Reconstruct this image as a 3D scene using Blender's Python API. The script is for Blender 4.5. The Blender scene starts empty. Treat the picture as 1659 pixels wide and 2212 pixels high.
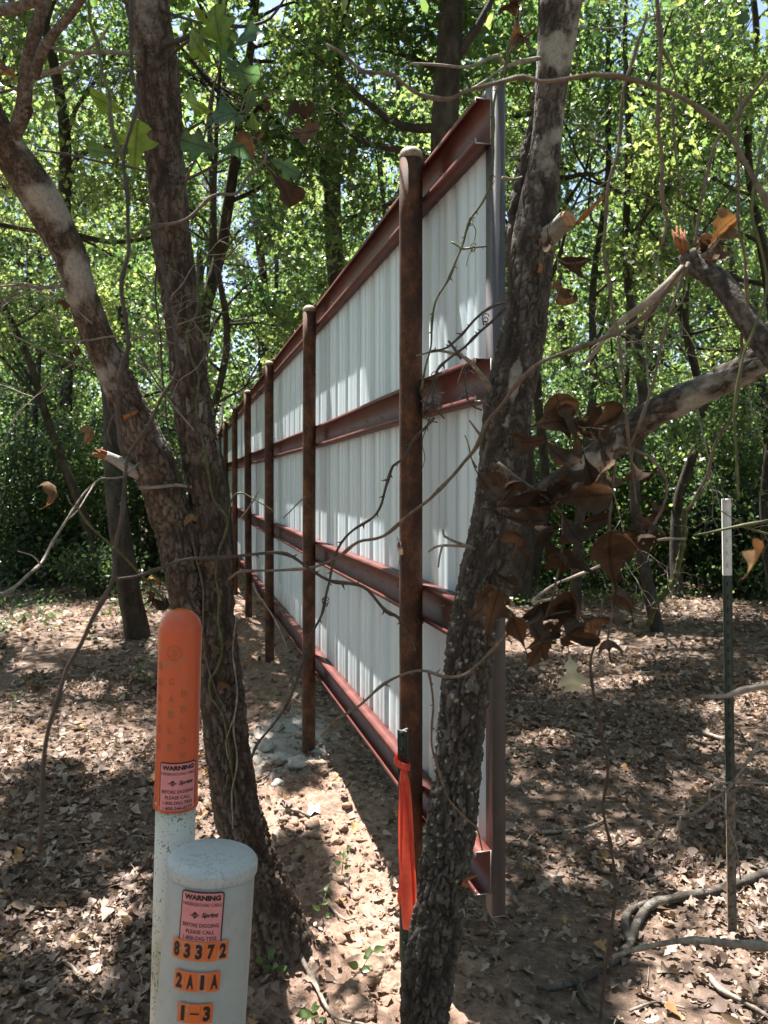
import bpy, bmesh, math, random
import numpy as np
from mathutils import Vector, Matrix

# ------------------------------------------------------------------ camera, world, sun, exposure
SC = bpy.context.scene
COL = SC.collection
F = 1790.0            # focal length in units of a 1659 x 2212 picture
CU, CV = 829.5, 1045.0  # column of the axis, row of the horizon
CAMZ = 1.8
cam = bpy.data.cameras.new("camera")
cam.sensor_fit = 'VERTICAL'
cam.sensor_height = 36.0
cam.lens = F / 2212.0 * 36.0
cam.shift_y = -61.0 / 2212.0
cam.clip_start = 0.05
cam.clip_end = 500
cam.dof.use_dof = True
cam.dof.focus_distance = 2.6
cam.dof.aperture_fstop = 7.5
camo = bpy.data.objects.new("camera", cam)
camo.location = (0, 0, CAMZ)
camo.rotation_euler = (math.radians(90), 0, 0)
COL.objects.link(camo)
SC.camera = camo

SUN = np.array([-0.21, 0.308, 1.0])       # towards the sun, per metre of height
SUN_EL = math.atan2(1.0, math.hypot(SUN[0], SUN[1]))
SUN_ROT = math.atan2(SUN[0], SUN[1])
world = bpy.data.worlds.new("World")
SC.world = world
world.use_nodes = True
wn = world.node_tree
bg = wn.nodes["Background"]
sky = wn.nodes.new("ShaderNodeTexSky")
sky.sky_type = 'NISHITA'
sky.sun_disc = False
sky.sun_elevation = SUN_EL
sky.sun_rotation = SUN_ROT
sky.air_density = 1.0
sky.dust_density = 1.5
sky.ozone_density = 0.9
wn.links.new(sky.outputs[0], bg.inputs[0])
bg.inputs[1].default_value = 0.062
sl = bpy.data.lights.new("sun", 'SUN')
sl.energy = 5.0
sl.angle = math.radians(0.53)
sl.color = (1.0, 0.965, 0.91)
so = bpy.data.objects.new("sun", sl)
so.rotation_euler = Vector(SUN.tolist()).to_track_quat('Z', 'Y').to_euler()
so.location = (-3, 5, 20)
COL.objects.link(so)
vs = SC.view_settings
vs.view_transform = 'Standard'
vs.look = 'None'
vs.gamma = 1
vs.use_curve_mapping = False
vs.exposure = 2.18
cy = SC.cycles
cy.max_bounces = 8
cy.diffuse_bounces = 5
cy.glossy_bounces = 3
cy.transmission_bounces = 6
cy.transparent_max_bounces = 4
cy.caustics_reflective = False
cy.caustics_refractive = False
cy.sample_clamp_indirect = 8

rng = np.random.default_rng(7)
random.seed(7)

# ------------------------------------------------------------------ helpers
def P(u, v, z):
    """world point seen at picture point (u, v), z metres ahead"""
    return np.array([(u - CU) / F * z, z, CAMZ - (v - CV) / F * z])

_perm = np.random.default_rng(3).integers(0, 1 << 30, 4096)
def _hash(i, j, k):
    a = _perm[(i * 73 + 11) & 4095] ^ _perm[(j * 179 + 31) & 4095] ^ _perm[(k * 283 + 57) & 4095]
    return _perm[(a ^ (a >> 7)) & 4095] / float(1 << 30)

def vnoise(p):
    p = np.asarray(p, float)
    f = np.floor(p).astype(int)
    t = p - f
    t = t * t * (3 - 2 * t)
    r = 0
    for dx in (0, 1):
        for dy in (0, 1):
            for dz in (0, 1):
                w = (t[..., 0] if dx else 1 - t[..., 0]) * (t[..., 1] if dy else 1 - t[..., 1]) * (t[..., 2] if dz else 1 - t[..., 2])
                r = r + w * _hash(f[..., 0] + dx, f[..., 1] + dy, f[..., 2] + dz)
    return r * 2 - 1

def fbm(p, octv=4, gain=0.5):
    p = np.asarray(p, float)
    a, s, r = 1.0, 0.0, 0
    for o in range(octv):
        r = r + a * vnoise(p * (2 ** o) + o * 17.3)
        s += a
        a *= gain
    return r / s

def voro(p):
    """F1 and F2 distances"""
    p = np.asarray(p, float)
    f = np.floor(p).astype(int)
    d1 = np.full(p.shape[:-1], 9.0)
    d2 = np.full(p.shape[:-1], 9.0)
    idv = np.zeros(p.shape[:-1])
    for dx in (-1, 0, 1):
        for dy in (-1, 0, 1):
            for dz in (-1, 0, 1):
                i, j, k = f[..., 0] + dx, f[..., 1] + dy, f[..., 2] + dz
                q = np.stack([i + _hash(i, j, k), j + _hash(i + 91, j + 7, k), k + _hash(i, j + 55, k + 13)], -1)
                d = np.sqrt(((p - q) ** 2).sum(-1))
                m = d < d1
                d2 = np.where(m, d1, np.minimum(d2, d))
                idv = np.where(m, _hash(i + 3, j + 5, k + 9), idv)
                d1 = np.where(m, d, d1)
    return d1, d2, idv

def sstep(a, b, x):
    t = np.clip((x - a) / (b - a), 0, 1)
    return t * t * (3 - 2 * t)

def make_mesh(name, V, faces, smooth=True, attrs=None):
    """V (n,3); faces: list of arrays (m,k)"""
    V = np.asarray(V, np.float32)
    if not isinstance(faces, (list, tuple)):
        faces = [faces]
    faces = [np.asarray(f, np.int32) for f in faces if len(f)]
    me = bpy.data.meshes.new(name)
    me.vertices.add(len(V))
    me.vertices.foreach_set("co", V.ravel())
    li = np.concatenate([f.ravel() for f in faces])
    tot = np.concatenate([np.full(len(f), f.shape[1], np.int32) for f in faces])
    st = np.concatenate([[0], np.cumsum(tot)[:-1]]).astype(np.int32)
    me.loops.add(len(li))
    me.loops.foreach_set("vertex_index", li)
    me.polygons.add(len(tot))
    me.polygons.foreach_set("loop_start", st)
    me.polygons.foreach_set("loop_total", tot)
    if smooth:
        me.polygons.foreach_set("use_smooth", np.ones(len(tot), bool))
    for k, a in (attrs or {}).items():
        at = me.attributes.new(k, 'FLOAT', 'POINT')
        at.data.foreach_set("value", np.asarray(a, np.float32))
    me.update(calc_edges=True)
    me.validate()
    return me

def tag(o, label=None, cat=None, group=None, kind=None):
    if label: o["label"] = label
    if cat: o["category"] = cat
    if group: o["group"] = group
    if kind: o["kind"] = kind
    return o

def empty(name, loc, label, cat, group=None, rot=None):
    o = bpy.data.objects.new(name, None)
    o.empty_display_size = 0.1
    o.location = tuple(float(c) for c in loc)
    if rot is not None: o.rotation_euler = rot
    COL.objects.link(o)
    return tag(o, label, cat, group)

def part(name, V, faces, mat, parent, smooth=True, attrs=None, local=False, chain=None):
    """a mesh child; V in world coordinates unless local"""
    V = np.asarray(V, float)
    if not local:
        b = parent
        while b is not None:
            V = V - np.array(b.location)
            b = b.parent
    if attrs and "pale" in attrs and "plate" not in attrs: attrs = dict(attrs, plate=np.clip(.5 + .5 * fbm(V * np.array([40, 40, 12.]), 2), 0, 1))
    me = make_mesh(name, V, faces, smooth, attrs)
    me.materials.append(mat)
    o = bpy.data.objects.new(name, me)
    COL.objects.link(o)
    o.parent = parent
    return o

def solo(name, V, faces, mat, base, label=None, cat=None, group=None, kind=None, smooth=True, attrs=None):
    V = np.asarray(V, float) - np.asarray(base, float)
    me = make_mesh(name, V, faces, smooth, attrs)
    me.materials.append(mat)
    o = bpy.data.objects.new(name, me)
    o.location = tuple(float(c) for c in base)
    COL.objects.link(o)
    return tag(o, label, cat, group, kind)

class MB:
    """collects pieces of one mesh"""
    def __init__(s): s.V = []; s.F = {}; s.n = 0; s.A = []
    def add(s, V, faces, a=None):
        V = np.asarray(V, float)
        if not isinstance(faces, (list, tuple)): faces = [faces]
        for f in faces:
            f = np.asarray(f, int)
            if len(f): s.F.setdefault(f.shape[1], []).append(f + s.n)
        s.V.append(V); s.n += len(V)
        s.A.append(np.full(len(V), 0.0) if a is None else (np.full(len(V), float(a)) if np.isscalar(a) else np.asarray(a, float)))
        return s
    def get(s):
        return np.concatenate(s.V), [np.concatenate(f) for f in s.F.values()]
    def attr(s): return np.concatenate(s.A)

def smooth_path(pts, rad, ds):
    """Catmull-Rom through pts (n,3) with radii, resampled about every ds metres"""
    pts = np.asarray(pts, float); rad = np.asarray(rad, float)
    q = np.concatenate([pts, rad[:, None]], 1)
    q = np.concatenate([[2 * q[0] - q[1]], q, [2 * q[-1] - q[-2]]])
    out = []
    for i in range(1, len(q) - 2):
        p0, p1, p2, p3 = q[i - 1], q[i], q[i + 1], q[i + 2]
        n = max(2, int(np.linalg.norm(p2[:3] - p1[:3]) / ds))
        t = np.linspace(0, 1, n, endpoint=False)[:, None]
        out.append(0.5 * (2 * p1 + (p2 - p0) * t + (2 * p0 - 5 * p1 + 4 * p2 - p3) * t ** 2 + (3 * p1 - p0 - 3 * p2 + p3) * t ** 3))
    out.append(q[-2][None])
    o = np.concatenate(out)
    return o[:, :3], np.maximum(o[:, 3], 1e-4)

def frames(C):
    T = np.gradient(C, axis=0)
    T /= np.linalg.norm(T, axis=1)[:, None] + 1e-9
    N = np.zeros_like(T)
    a = np.array([1.0, 0, 0]) if abs(T[0, 0]) < 0.8 else np.array([0, 1.0, 0])
    n = a - T[0] * a.dot(T[0]); n /= np.linalg.norm(n)
    for i in range(len(T)):
        n = n - T[i] * n.dot(T[i]); n /= np.linalg.norm(n) + 1e-9
        N[i] = n
    return T, N, np.cross(T, N)

def tube(C, R, sides=8, cap=True):
    """C (n,3), R (n,) or (n,sides)"""
    C = np.asarray(C, float); n = len(C)
    R = np.asarray(R, float)
    if R.ndim == 1: R = np.repeat(R[:, None], sides, 1)
    T, N, B = frames(C)
    th = np.linspace(0, 2 * np.pi, sides, endpoint=False)
    V = C[:, None] + R[:, :, None] * (np.cos(th)[None, :, None] * N[:, None] + np.sin(th)[None, :, None] * B[:, None])
    V = V.reshape(-1, 3)
    i = np.arange(n - 1)[:, None] * sides; j = np.arange(sides)[None]; j2 = (j + 1) % sides
    Q = np.stack([i + j, i + j2, i + sides + j2, i + sides + j], -1).reshape(-1, 4)
    fs = [Q]
    if cap:
        V = np.concatenate([V, C[:1], C[-1:]])
        j = np.arange(sides); j2 = (j + 1) % sides
        t1 = np.stack([np.full(sides, n * sides), j2, j], -1)
        b = (n - 1) * sides
        t2 = np.stack([np.full(sides, n * sides + 1), b + j, b + j2], -1)
        fs.append(np.concatenate([t1, t2]))
    return V, fs

def cone(p, d, r, l, n=5):
    d = np.asarray(d, float); d = d / np.linalg.norm(d)
    return tube(np.stack([p, p + d * l]), [r, r * 0.05], n, False)

def box(x0, x1, y0, y1, z0, z1):
    V = np.array([[x0, y0, z0], [x1, y0, z0], [x1, y1, z0], [x0, y1, z0], [x0, y0, z1], [x1, y0, z1], [x1, y1, z1], [x0, y1, z1]], float)
    return V, np.array([[0, 3, 2, 1], [4, 5, 6, 7], [0, 1, 5, 4], [1, 2, 6, 5], [2, 3, 7, 6], [3, 0, 4, 7]])

# leaf prototypes: columns s (along), w (across, signed)
def leaf_proto(prof):
    prof = np.array(prof, float); n = len(prof)
    S = np.concatenate([prof[:, 0], prof[:, 0], prof[:, 0]])
    W = np.concatenate([np.zeros(n), prof[:, 1], -prof[:, 1]])
    i = np.arange(n - 1)
    fs = np.concatenate([np.stack([i, i + 1, n + i + 1, n + i], -1), np.stack([i, 2 * n + i, 2 * n + i + 1, i + 1], -1)])
    return S, W, fs
OAK = [leaf_proto([(0, .012), (.1, .02), (.22, .1), (.34, .17), (.42, .10), (.52, .22), (.62, .36), (.70, .33), (.74, .17), (.82, .19), (.93, .2), (1, .05)]),
       leaf_proto([(0, .012), (.12, .03), (.28, .16), (.36, .1), (.46, .12), (.58, .34), (.68, .4), (.73, .22), (.8, .16), (.9, .26), (.97, .18), (1.02, .03)]),
       leaf_proto([(0, .012), (.1, .03), (.25, .12), (.4, .17), (.55, .26), (.7, .38), (.82, .42), (.92, .34), (.98, .2), (1.0, .04)])]
def leaf_proto5(pr):
    S, W, fs = pr; n = len(S) // 3
    s_, w_ = S[:n], W[n:2 * n]
    S5 = np.tile(s_, 7); W5 = np.concatenate([w_ * k for k in (-1, -.66, -.33, 0, .33, .66, 1)])
    i = np.arange(n - 1)
    f = np.concatenate([np.stack([k * n + i, k * n + i + 1, (k + 1) * n + i + 1, (k + 1) * n + i], -1) for k in range(6)])
    return S5, W5, f
CURLED = [leaf_proto5(p_) for p_ in OAK]
HEART = leaf_proto([(0, .01), (.06, .2), (.2, .34), (.4, .36), (.6, .28), (.8, .15), (.95, .04), (1, .005)])
SIMPLE = (np.array([0, .34, .72, 1.0, .30, .70]), np.array([0, .22, .33, 0, -.24, -.30]),
          np.array([[0, 1, 2, 3], [0, 3, 5, 4]]))

LOBED = leaf_proto([(0, .012), (.3, .17), (.42, .08), (.62, .40), (.75, .15), (.9, .25), (1, .02)])
def leaves(proto, pos, d, nrm, size, curl=0.0, fold=0.0, wide=1.0):
    S, W, fs = proto
    pos = np.asarray(pos, float); n = len(pos); k = len(S)
    d = np.asarray(d, float); d = d / (np.linalg.norm(d, axis=1)[:, None] + 1e-9)
    nrm = np.asarray(nrm, float)
    nrm = nrm - d * (nrm * d).sum(1)[:, None]
    nrm = nrm / (np.linalg.norm(nrm, axis=1)[:, None] + 1e-9)
    b = np.cross(nrm, d)
    size = np.broadcast_to(np.asarray(size, float), (n,))
    curl = np.broadcast_to(np.asarray(curl, float), (n,))[:, None] + 1e-4
    fold = np.broadcast_to(np.asarray(fold, float), (n,))[:, None]
    wide = np.broadcast_to(np.asarray(wide, float), (n,))[:, None]
    x = np.sin(curl * S) / curl
    z = (1 - np.cos(curl * S)) / curl
    ang = fold * np.abs(W) / 0.35
    y = W * wide * np.cos(ang * .7)
    up = np.abs(W) * np.sin(ang)
    if len(S) > 40:
        up = up + W ** 2 * (.9 * np.sin(S * 17 + np.sign(W) * 1.3) + .5 * np.sin(S * 31 + W * 9)) * .8
    x = x - np.sin(curl * S) * up
    z = z + np.cos(curl * S) * up
    V = pos[:, None] + size[:, None, None] * (x[..., None] * d[:, None] + y[..., None] * b[:, None] + z[..., None] * nrm[:, None])
    Fc = (fs[None] + (np.arange(n) * k)[:, None, None]).reshape(-1, fs.shape[1])
    return V.reshape(-1, 3), Fc, np.repeat(np.arange(n), k)

def rdir(n, g=rng):
    v = g.normal(size=(n, 3))
    return v / np.linalg.norm(v, axis=1)[:, None]

# ------------------------------------------------------------------ materials
def new_mat(name):
    m = bpy.data.materials.new(name); m.use_nodes = True
    nt = m.node_tree
    return m, nt, nt.nodes, nt.links, nt.nodes["Principled BSDF"]

def ramp(nt, fac, stops):
    r = nt.nodes.new("ShaderNodeValToRGB")
    e = r.color_ramp.elements
    while len(e) < len(stops): e.new(0.5)
    for k, (p, c) in enumerate(stops):
        e[k].position = p
        e[k].color = (c[0], c[1], c[2], 1) if not np.isscalar(c) else (c, c, c, 1)
    nt.links.new(fac, r.inputs[0])
    return r.outputs[0]

def noise(nt, scale, detail=4, rough=0.55, vec=None, dist=0.0, space="Object", sc=None):
    n = nt.nodes.new("ShaderNodeTexNoise")
    n.inputs["Scale"].default_value = scale
    n.inputs["Detail"].default_value = detail
    n.inputs["Roughness"].default_value = rough
    n.inputs["Distortion"].default_value = dist
    if vec is None:
        t = nt.nodes.new("ShaderNodeTexCoord"); vec = t.outputs[space]
    if sc is not None:
        mp = nt.nodes.new("ShaderNodeMapping"); mp.inputs["Scale"].default_value = sc
        nt.links.new(vec, mp.inputs[0]); vec = mp.outputs[0]
    nt.links.new(vec, n.inputs["Vector"])
    return n.outputs[0]

def attr(nt, name):
    a = nt.nodes.new("ShaderNodeAttribute"); a.attribute_name = name
    return a.outputs["Fac"]

def mix(nt, fac, a, b, blend='MIX'):
    m = nt.nodes.new("ShaderNodeMix"); m.data_type = 'RGBA'; m.blend_type = blend
    for sock, val in ((m.inputs[0], fac), (m.inputs[6], a), (m.inputs[7], b)):
        if hasattr(val, 'is_output') or hasattr(val, 'links'): nt.links.new(val, sock)
        elif np.isscalar(val): sock.default_value = val
        else: sock.default_value = (val[0], val[1], val[2], 1)
    return m.outputs[2]

def math_(nt, op, a, b=None):
    m = nt.nodes.new("ShaderNodeMath"); m.operation = op
    for s, val in ((m.inputs[0], a), (m.inputs[1], b)):
        if val is None: continue
        if np.isscalar(val): s.default_value = val
        else: nt.links.new(val, s)
    return m.outputs[0]

def bump(nt, h, strength, dist, bsdf):
    b = nt.nodes.new("ShaderNodeBump")
    b.inputs["Strength"].default_value = strength
    b.inputs["Distance"].default_value = dist
    nt.links.new(h, b.inputs["Height"])
    nt.links.new(b.outputs[0], bsdf.inputs["Normal"])

def leaf_mat(name, stops, trans, tfac, rough=0.42, spec=0.4, veins=False):
    m, nt, N, L, b = new_mat(name)
    a = attr(nt, "rnd")
    c = ramp(nt, a, stops)
    n = noise(nt, 60, 3)
    c = mix(nt, 0.35, c, ramp(nt, n, [(.3, .55), (.7, 1.25)]), 'MULTIPLY')
    tc = ramp(nt, a, trans)
    if veins:
        ls, lw = attr(nt, "leaf_s"), attr(nt, "leaf_w")
        fr = math_(nt, 'FRACT', math_(nt, 'MULTIPLY', math_(nt, 'SUBTRACT', ls, math_(nt, 'MULTIPLY', lw, .8)), 6.5))
        side = ramp(nt, math_(nt, 'ABSOLUTE', math_(nt, 'SUBTRACT', fr, .5)), [(.0, .7), (.07, 1.0)])
        mid = ramp(nt, lw, [(.012, .6), (.03, 1.0)])
        bl = ramp(nt, noise(nt, 26, 4, .6), [(.35, .65), (.6, 1.1)])
        vv = mix(nt, 1.0, mix(nt, 1.0, side, mid, 'MULTIPLY'), bl, 'MULTIPLY')
        c = mix(nt, 1.0, c, vv, 'MULTIPLY'); tc = mix(nt, 1.0, tc, vv, 'MULTIPLY')
    L.new(c, b.inputs["Base Color"])
    b.inputs["Roughness"].default_value = rough
    b.inputs["Specular IOR Level"].default_value = spec
    t = N.new("ShaderNodeBsdfTranslucent")
    L.new(tc, t.inputs[0])
    mx = N.new("ShaderNodeMixShader"); mx.inputs[0].default_value = tfac
    L.new(b.outputs[0], mx.inputs[1]); L.new(t.outputs[0], mx.inputs[2])
    L.new(mx.outputs[0], N["Material Output"].inputs[0])
    return m

M = {}
M['green'] = leaf_mat("oak_foliage", [(0, (.030, .058, .032)), (.5, (.050, .088, .042)), (1, (.08, .118, .05))],
                      [(0, (.09, .19, .055)), (.5, (.24, .37, .09)), (1, (.50, .58, .15))], .52, .33, .6)
M['bush'] = leaf_mat("bush_foliage", [(0, (.022, .042, .022)), (.6, (.042, .074, .032)), (1, (.07, .105, .04))],
                     [(0, (.06, .12, .045)), (.6, (.16, .26, .075)), (1, (.36, .45, .12))], .48, .33, .6)
M['leafnear'] = leaf_mat("near_oak_leaf", [(0, (.07, .13, .08)), (.5, (.07, .13, .06)), (1, (.10, .16, .035))],
                         [(0, (.10, .20, .08)), (.5, (.18, .34, .06)), (1, (.42, .54, .04))], .5, .38, .5, veins=True)
M['dead'] = leaf_mat("dead_brown_leaf", [(0, (.048, .032, .022)), (.5, (.098, .062, .041)), (.85, (.18, .115, .07)), (1, (.3, .16, .06))],
                     [(0, (.05, .025, .013)), (.7, (.11, .05, .02)), (1, (.45, .2, .05))], .2, .75, .1, veins=True)
M['pale'] = leaf_mat("pale_dry_leaf", [(0, (.30, .30, .22)), (1, (.38, .37, .28))], [(0, (.3, .3, .2)), (1, (.35, .34, .24))], .3, .6, .2)
M['litter'] = leaf_mat("fallen_leaves", [(0, (.062, .042, .034)), (.3, (.145, .100, .080)), (.65, (.28, .208, .165)), (.93, (.44, .355, .285)), (1, (.36, .20, .09))],
                       [(0, (.12, .07, .04)), (1, (.4, .26, .14))], .18, .6, .25)
M['seedling'] = leaf_mat("seedling_leaf", [(0, (.04, .085, .025)), (1, (.09, .14, .04))], [(0, (.12, .22, .04)), (1, (.26, .34, .08))], .45, .35, .5)

def bark_mat(name, dark, mid, light, pale, scale=1.0):
    m, nt, N, L, b = new_mat(name)
    n1 = noise(nt, 28 * scale, 6, .65, sc=(1, 1, .45))
    n2 = noise(nt, 130 * scale, 4, .6)
    c = ramp(nt, n1, [(.3, dark), (.5, mid), (.72, light)])
    c = mix(nt, .75, c, ramp(nt, attr(nt, "plate"), [(0, (.40, .34, .30)), (.3, (.8, .78, .75)), (.6, 1.0), (1, 1.6)]), 'MULTIPLY')
    c = mix(nt, .45, c, ramp(nt, n2, [(.3, .45), (.7, 1.4)]), 'MULTIPLY')
    lich = attr(nt, "pale")
    n3 = noise(nt, 46 * scale, 3, .5)
    f = math_(nt, 'MULTIPLY', ramp(nt, math_(nt, 'ADD', lich, math_(nt, 'ADD', math_(nt, 'MULTIPLY', n3, .45), math_(nt, 'MULTIPLY', math_(nt, 'SUBTRACT', n2, .5), .5))), [(.54, 0.0), (.88, 1.0)]), .85)
    c = mix(nt, f, c, mix(nt, ramp(nt, n2, [(.35, 0.0), (.7, 1.0)]), pale, tuple(min(1, x * .6) for x in pale)))
    L.new(c, b.inputs["Base Color"])
    b.inputs["Roughness"].default_value = .9
    b.inputs["Specular IOR Level"].default_value = .2
    h = math_(nt, 'ADD', n1, math_(nt, 'MULTIPLY', n2, .6))
    bump(nt, h, .9, .006, b)
    return m
M['bark'] = bark_mat("oak_bark", (.048, .036, .028), (.094, .071, .056), (.165, .130, .105), (.42, .39, .35))
M['bark_dark'] = bark_mat("dark_oak_bark", (.038, .032, .027), (.074, .062, .052), (.138, .119, .102), (.37, .36, .31))
M['bark_far'] = bark_mat("woodland_bark", (.03, .025, .021), (.062, .052, .043), (.11, .094, .08), (.35, .34, .31), .4)

def plain(name, col, rough=.6, spec=.4, var=.35, scale=40, metal=0.0, bmp=0.0, bscale=None, col2=None, lo=.35, hi=.7):
    m, nt, N, L, b = new_mat(name)
    n = noise(nt, scale, 5, .6)
    if col2 is None: col2 = tuple(min(1, c * (1 + var)) for c in col); col = tuple(c * (1 - var) for c in col)
    c = ramp(nt, n, [(lo, col), (hi, col2)])
    L.new(c, b.inputs["Base Color"])
    b.inputs["Roughness"].default_value = rough
    b.inputs["Specular IOR Level"].default_value = spec
    b.inputs["Metallic"].default_value = metal
    if bmp: bump(nt, noise(nt, bscale or scale * 2, 4, .6), bmp, .004, b)
    return m
M['vine'] = plain("dry_vine_stem", (.125, .095, .07), .75, .25, .4, 60, bmp=.5)
M['vine_dark'] = plain("dark_vine_stem", (.06, .044, .034), .65, .3, .4, 60, bmp=.4)
M['vine_green'] = plain("green_vine_stem", (.085, .088, .034), .55, .3, .4, 50)
M['twig'] = plain("grey_twig", (.23, .195, .16), .85, .2, .4, 50, bmp=.6)
M['torn'] = plain("torn_fresh_wood", (.28, .115, .05), .8, .2, .4, 90, bmp=.8)
M['cutwood'] = plain("sawn_wood_face", (.38, .19, .09), .8, .2, .4, 120, bmp=.3)

# rusty post
m, nt, N, L, b = new_mat("rusty_pipe"); M['rust'] = m
n1 = noise(nt, 13, 7, .72, sc=(1, 1, .7)); n2 = noise(nt, 160, 3, .6)
c = ramp(nt, n1, [(.32, (.028, .017, .013)), (.5, (.075, .034, .020)), (.68, (.19, .074, .032))])
c = mix(nt, .5, c, ramp(nt, n2, [(.3, .5), (.7, 1.5)]), 'MULTIPLY')
L.new(c, b.inputs["Base Color"]); b.inputs["Roughness"].default_value = .78
b.inputs["Specular IOR Level"].default_value = .3
bump(nt, n2, .35, .002, b)
# red oxide purlins
m, nt, N, L, b = new_mat("red_oxide_primer"); M['redox'] = m
n1 = noise(nt, 6, 5, .6); n2 = noise(nt, 70, 4, .6)
c = ramp(nt, n1, [(.3, (.062, .016, .013)), (.55, (.105, .026, .020)), (.8, (.165, .05, .036))])
c = mix(nt, ramp(nt, n2, [(.62, 0.0), (.72, .7)]), c, (.19, .085, .055))
L.new(c, b.inputs["Base Color"]); b.inputs["Roughness"].default_value = .48
b.inputs["Specular IOR Level"].default_value = .45
M['cutsteel'] = plain("bare_cut_steel", (.45, .43, .40), .45, .5, .2, 80, .6)
# white sheet
m, nt, N, L, b = new_mat("white_painted_sheet"); M['sheet'] = m
n1 = noise(nt, 2.2, 5, .6, sc=(1, 1, .4)); n2 = noise(nt, 90, 2)
c = ramp(nt, n1, [(.3, (.55, .645, .69)), (.7, (.65, .73, .765))])
c = mix(nt, ramp(nt, n2, [(.68, 0.0), (.8, .35)]), c, (.45, .42, .36))
sx = N.new("ShaderNodeSeparateXYZ"); tcn = N.new("ShaderNodeTexCoord"); L.new(tcn.outputs["Object"], sx.inputs[0])
dz = math_(nt, 'SUBTRACT', math_(nt, 'ADD', sx.outputs[2], math_(nt, 'MULTIPLY', noise(nt, 9, 5, .65), -.55)), .0)
c = mix(nt, ramp(nt, dz, [(.22, .55), (.55, 0.0)]), c, (.30, .22, .165))
c = mix(nt, ramp(nt, noise(nt, 30, 3, .6, sc=(1, 1, .03)), [(.62, 0.0), (.75, .22)]), c, (.36, .30, .25))
L.new(c, b.inputs["Base Color"]); b.inputs["Roughness"].default_value = .36
M['trim'] = plain("charcoal_trim_paint", (.105, .095, .10), .42, .45, .12, 12, bmp=.05)
M['capweld'] = plain("weathered_pipe_cap", (.30, .25, .18), .6, .4, .5, 60, bmp=.4)
# orange plastic
m, nt, N, L, b = new_mat("faded_orange_plastic"); M['orange'] = m
n1 = noise(nt, 11, 5, .6, sc=(1, 1, .3)); n2 = noise(nt, 85, 3, .55); n3 = noise(nt, 14, 3)
c = ramp(nt, n1, [(.3, (.44, .068, .020)), (.7, (.57, .098, .028))])
sp = math_(nt, 'ADD', n2, math_(nt, 'MULTIPLY', math_(nt, 'SUBTRACT', n3, .5), .35))
c = mix(nt, ramp(nt, sp, [(.655, 0.0), (.69, .85)]), c, (.23, .15, .10))
L.new(c, b.inputs["Base Color"]); b.inputs["Roughness"].default_value = .33
b.inputs["Specular IOR Level"].default_value = .5
# dirty white pipe
m, nt, N, L, b = new_mat("grimy_white_pipe"); M['pipe'] = m
n1 = noise(nt, 7, 5, .6, sc=(1, 1, .5)); n2 = noise(nt, 150, 3, .55); n3 = noise(nt, 16, 4)
c = ramp(nt, n1, [(.3, (.36, .34, .22)), (.5, (.56, .53, .45)), (.75, (.63, .60, .56))])
sp = math_(nt, 'ADD', n2, math_(nt, 'MULTIPLY', math_(nt, 'SUBTRACT', n3, .5), .5))
c = mix(nt, ramp(nt, sp, [(.58, 0.0), (.64, .8)]), c, (.10, .10, .07))
L.new(c, b.inputs["Base Color"]); b.inputs["Roughness"].default_value = .6
# grey pedestal
m, nt, N, L, b = new_mat("weathered_grey_plastic"); M['grey'] = m
n1 = noise(nt, 8, 5, .6); n2 = noise(nt, 60, 5, .6); n3 = noise(nt, 13, 3)
c = ramp(nt, n1, [(.3, (.30, .32, .315)), (.7, (.385, .40, .39))])
c = mix(nt, ramp(nt, n2, [(.55, 0.0), (.75, .5)]), c, (.22, .23, .215))
L.new(c, b.inputs["Base Color"]); b.inputs["Roughness"].default_value = .5
m, nt, N, L, b = new_mat("weathered_grey_lid"); M['greylid'] = m
n1 = noise(nt, 9, 4, .6); n2 = noise(nt, 75, 6, .7, dist=1.5)
c = ramp(nt, n1, [(.3, (.33, .36, .365)), (.7, (.42, .45, .455))])
sp = math_(nt, 'ADD', n2, math_(nt, 'MULTIPLY', math_(nt, 'SUBTRACT', n1, .5), .5))
c = mix(nt, ramp(nt, sp, [(.52, 0.0), (.70, .6)]), c, (.15, .16, .16))
L.new(c, b.inputs["Base Color"]); b.inputs["Roughness"].default_value = .5
M['pink'] = plain("faded_pink_label", (.56, .20, .21), .5, .4, col2=(.62, .24, .25), scale=30)
M['ink'] = plain("black_ink", (.012, .012, .014), .5, .4, .2)
M['ink_worn'] = plain("worn_black_ink", (.018, .018, .018), .55, .3, scale=140, col2=(.10, .075, .06), lo=.6, hi=.75)
M['ghost'] = plain("faded_moulded_lettering", (.40, .075, .025), .5, .4, scale=150, col2=(.24, .11, .06), lo=.45, hi=.6)
M['tile'] = plain("weathered_orange_number_sticker", (.60, .15, .05), .5, .4, scale=55, col2=(.44, .30, .21), lo=.56, hi=.68)
M['tile_new'] = plain("orange_number_sticker", (.66, .14, .025), .4, .4, scale=25, col2=(.60, .13, .03))
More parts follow.
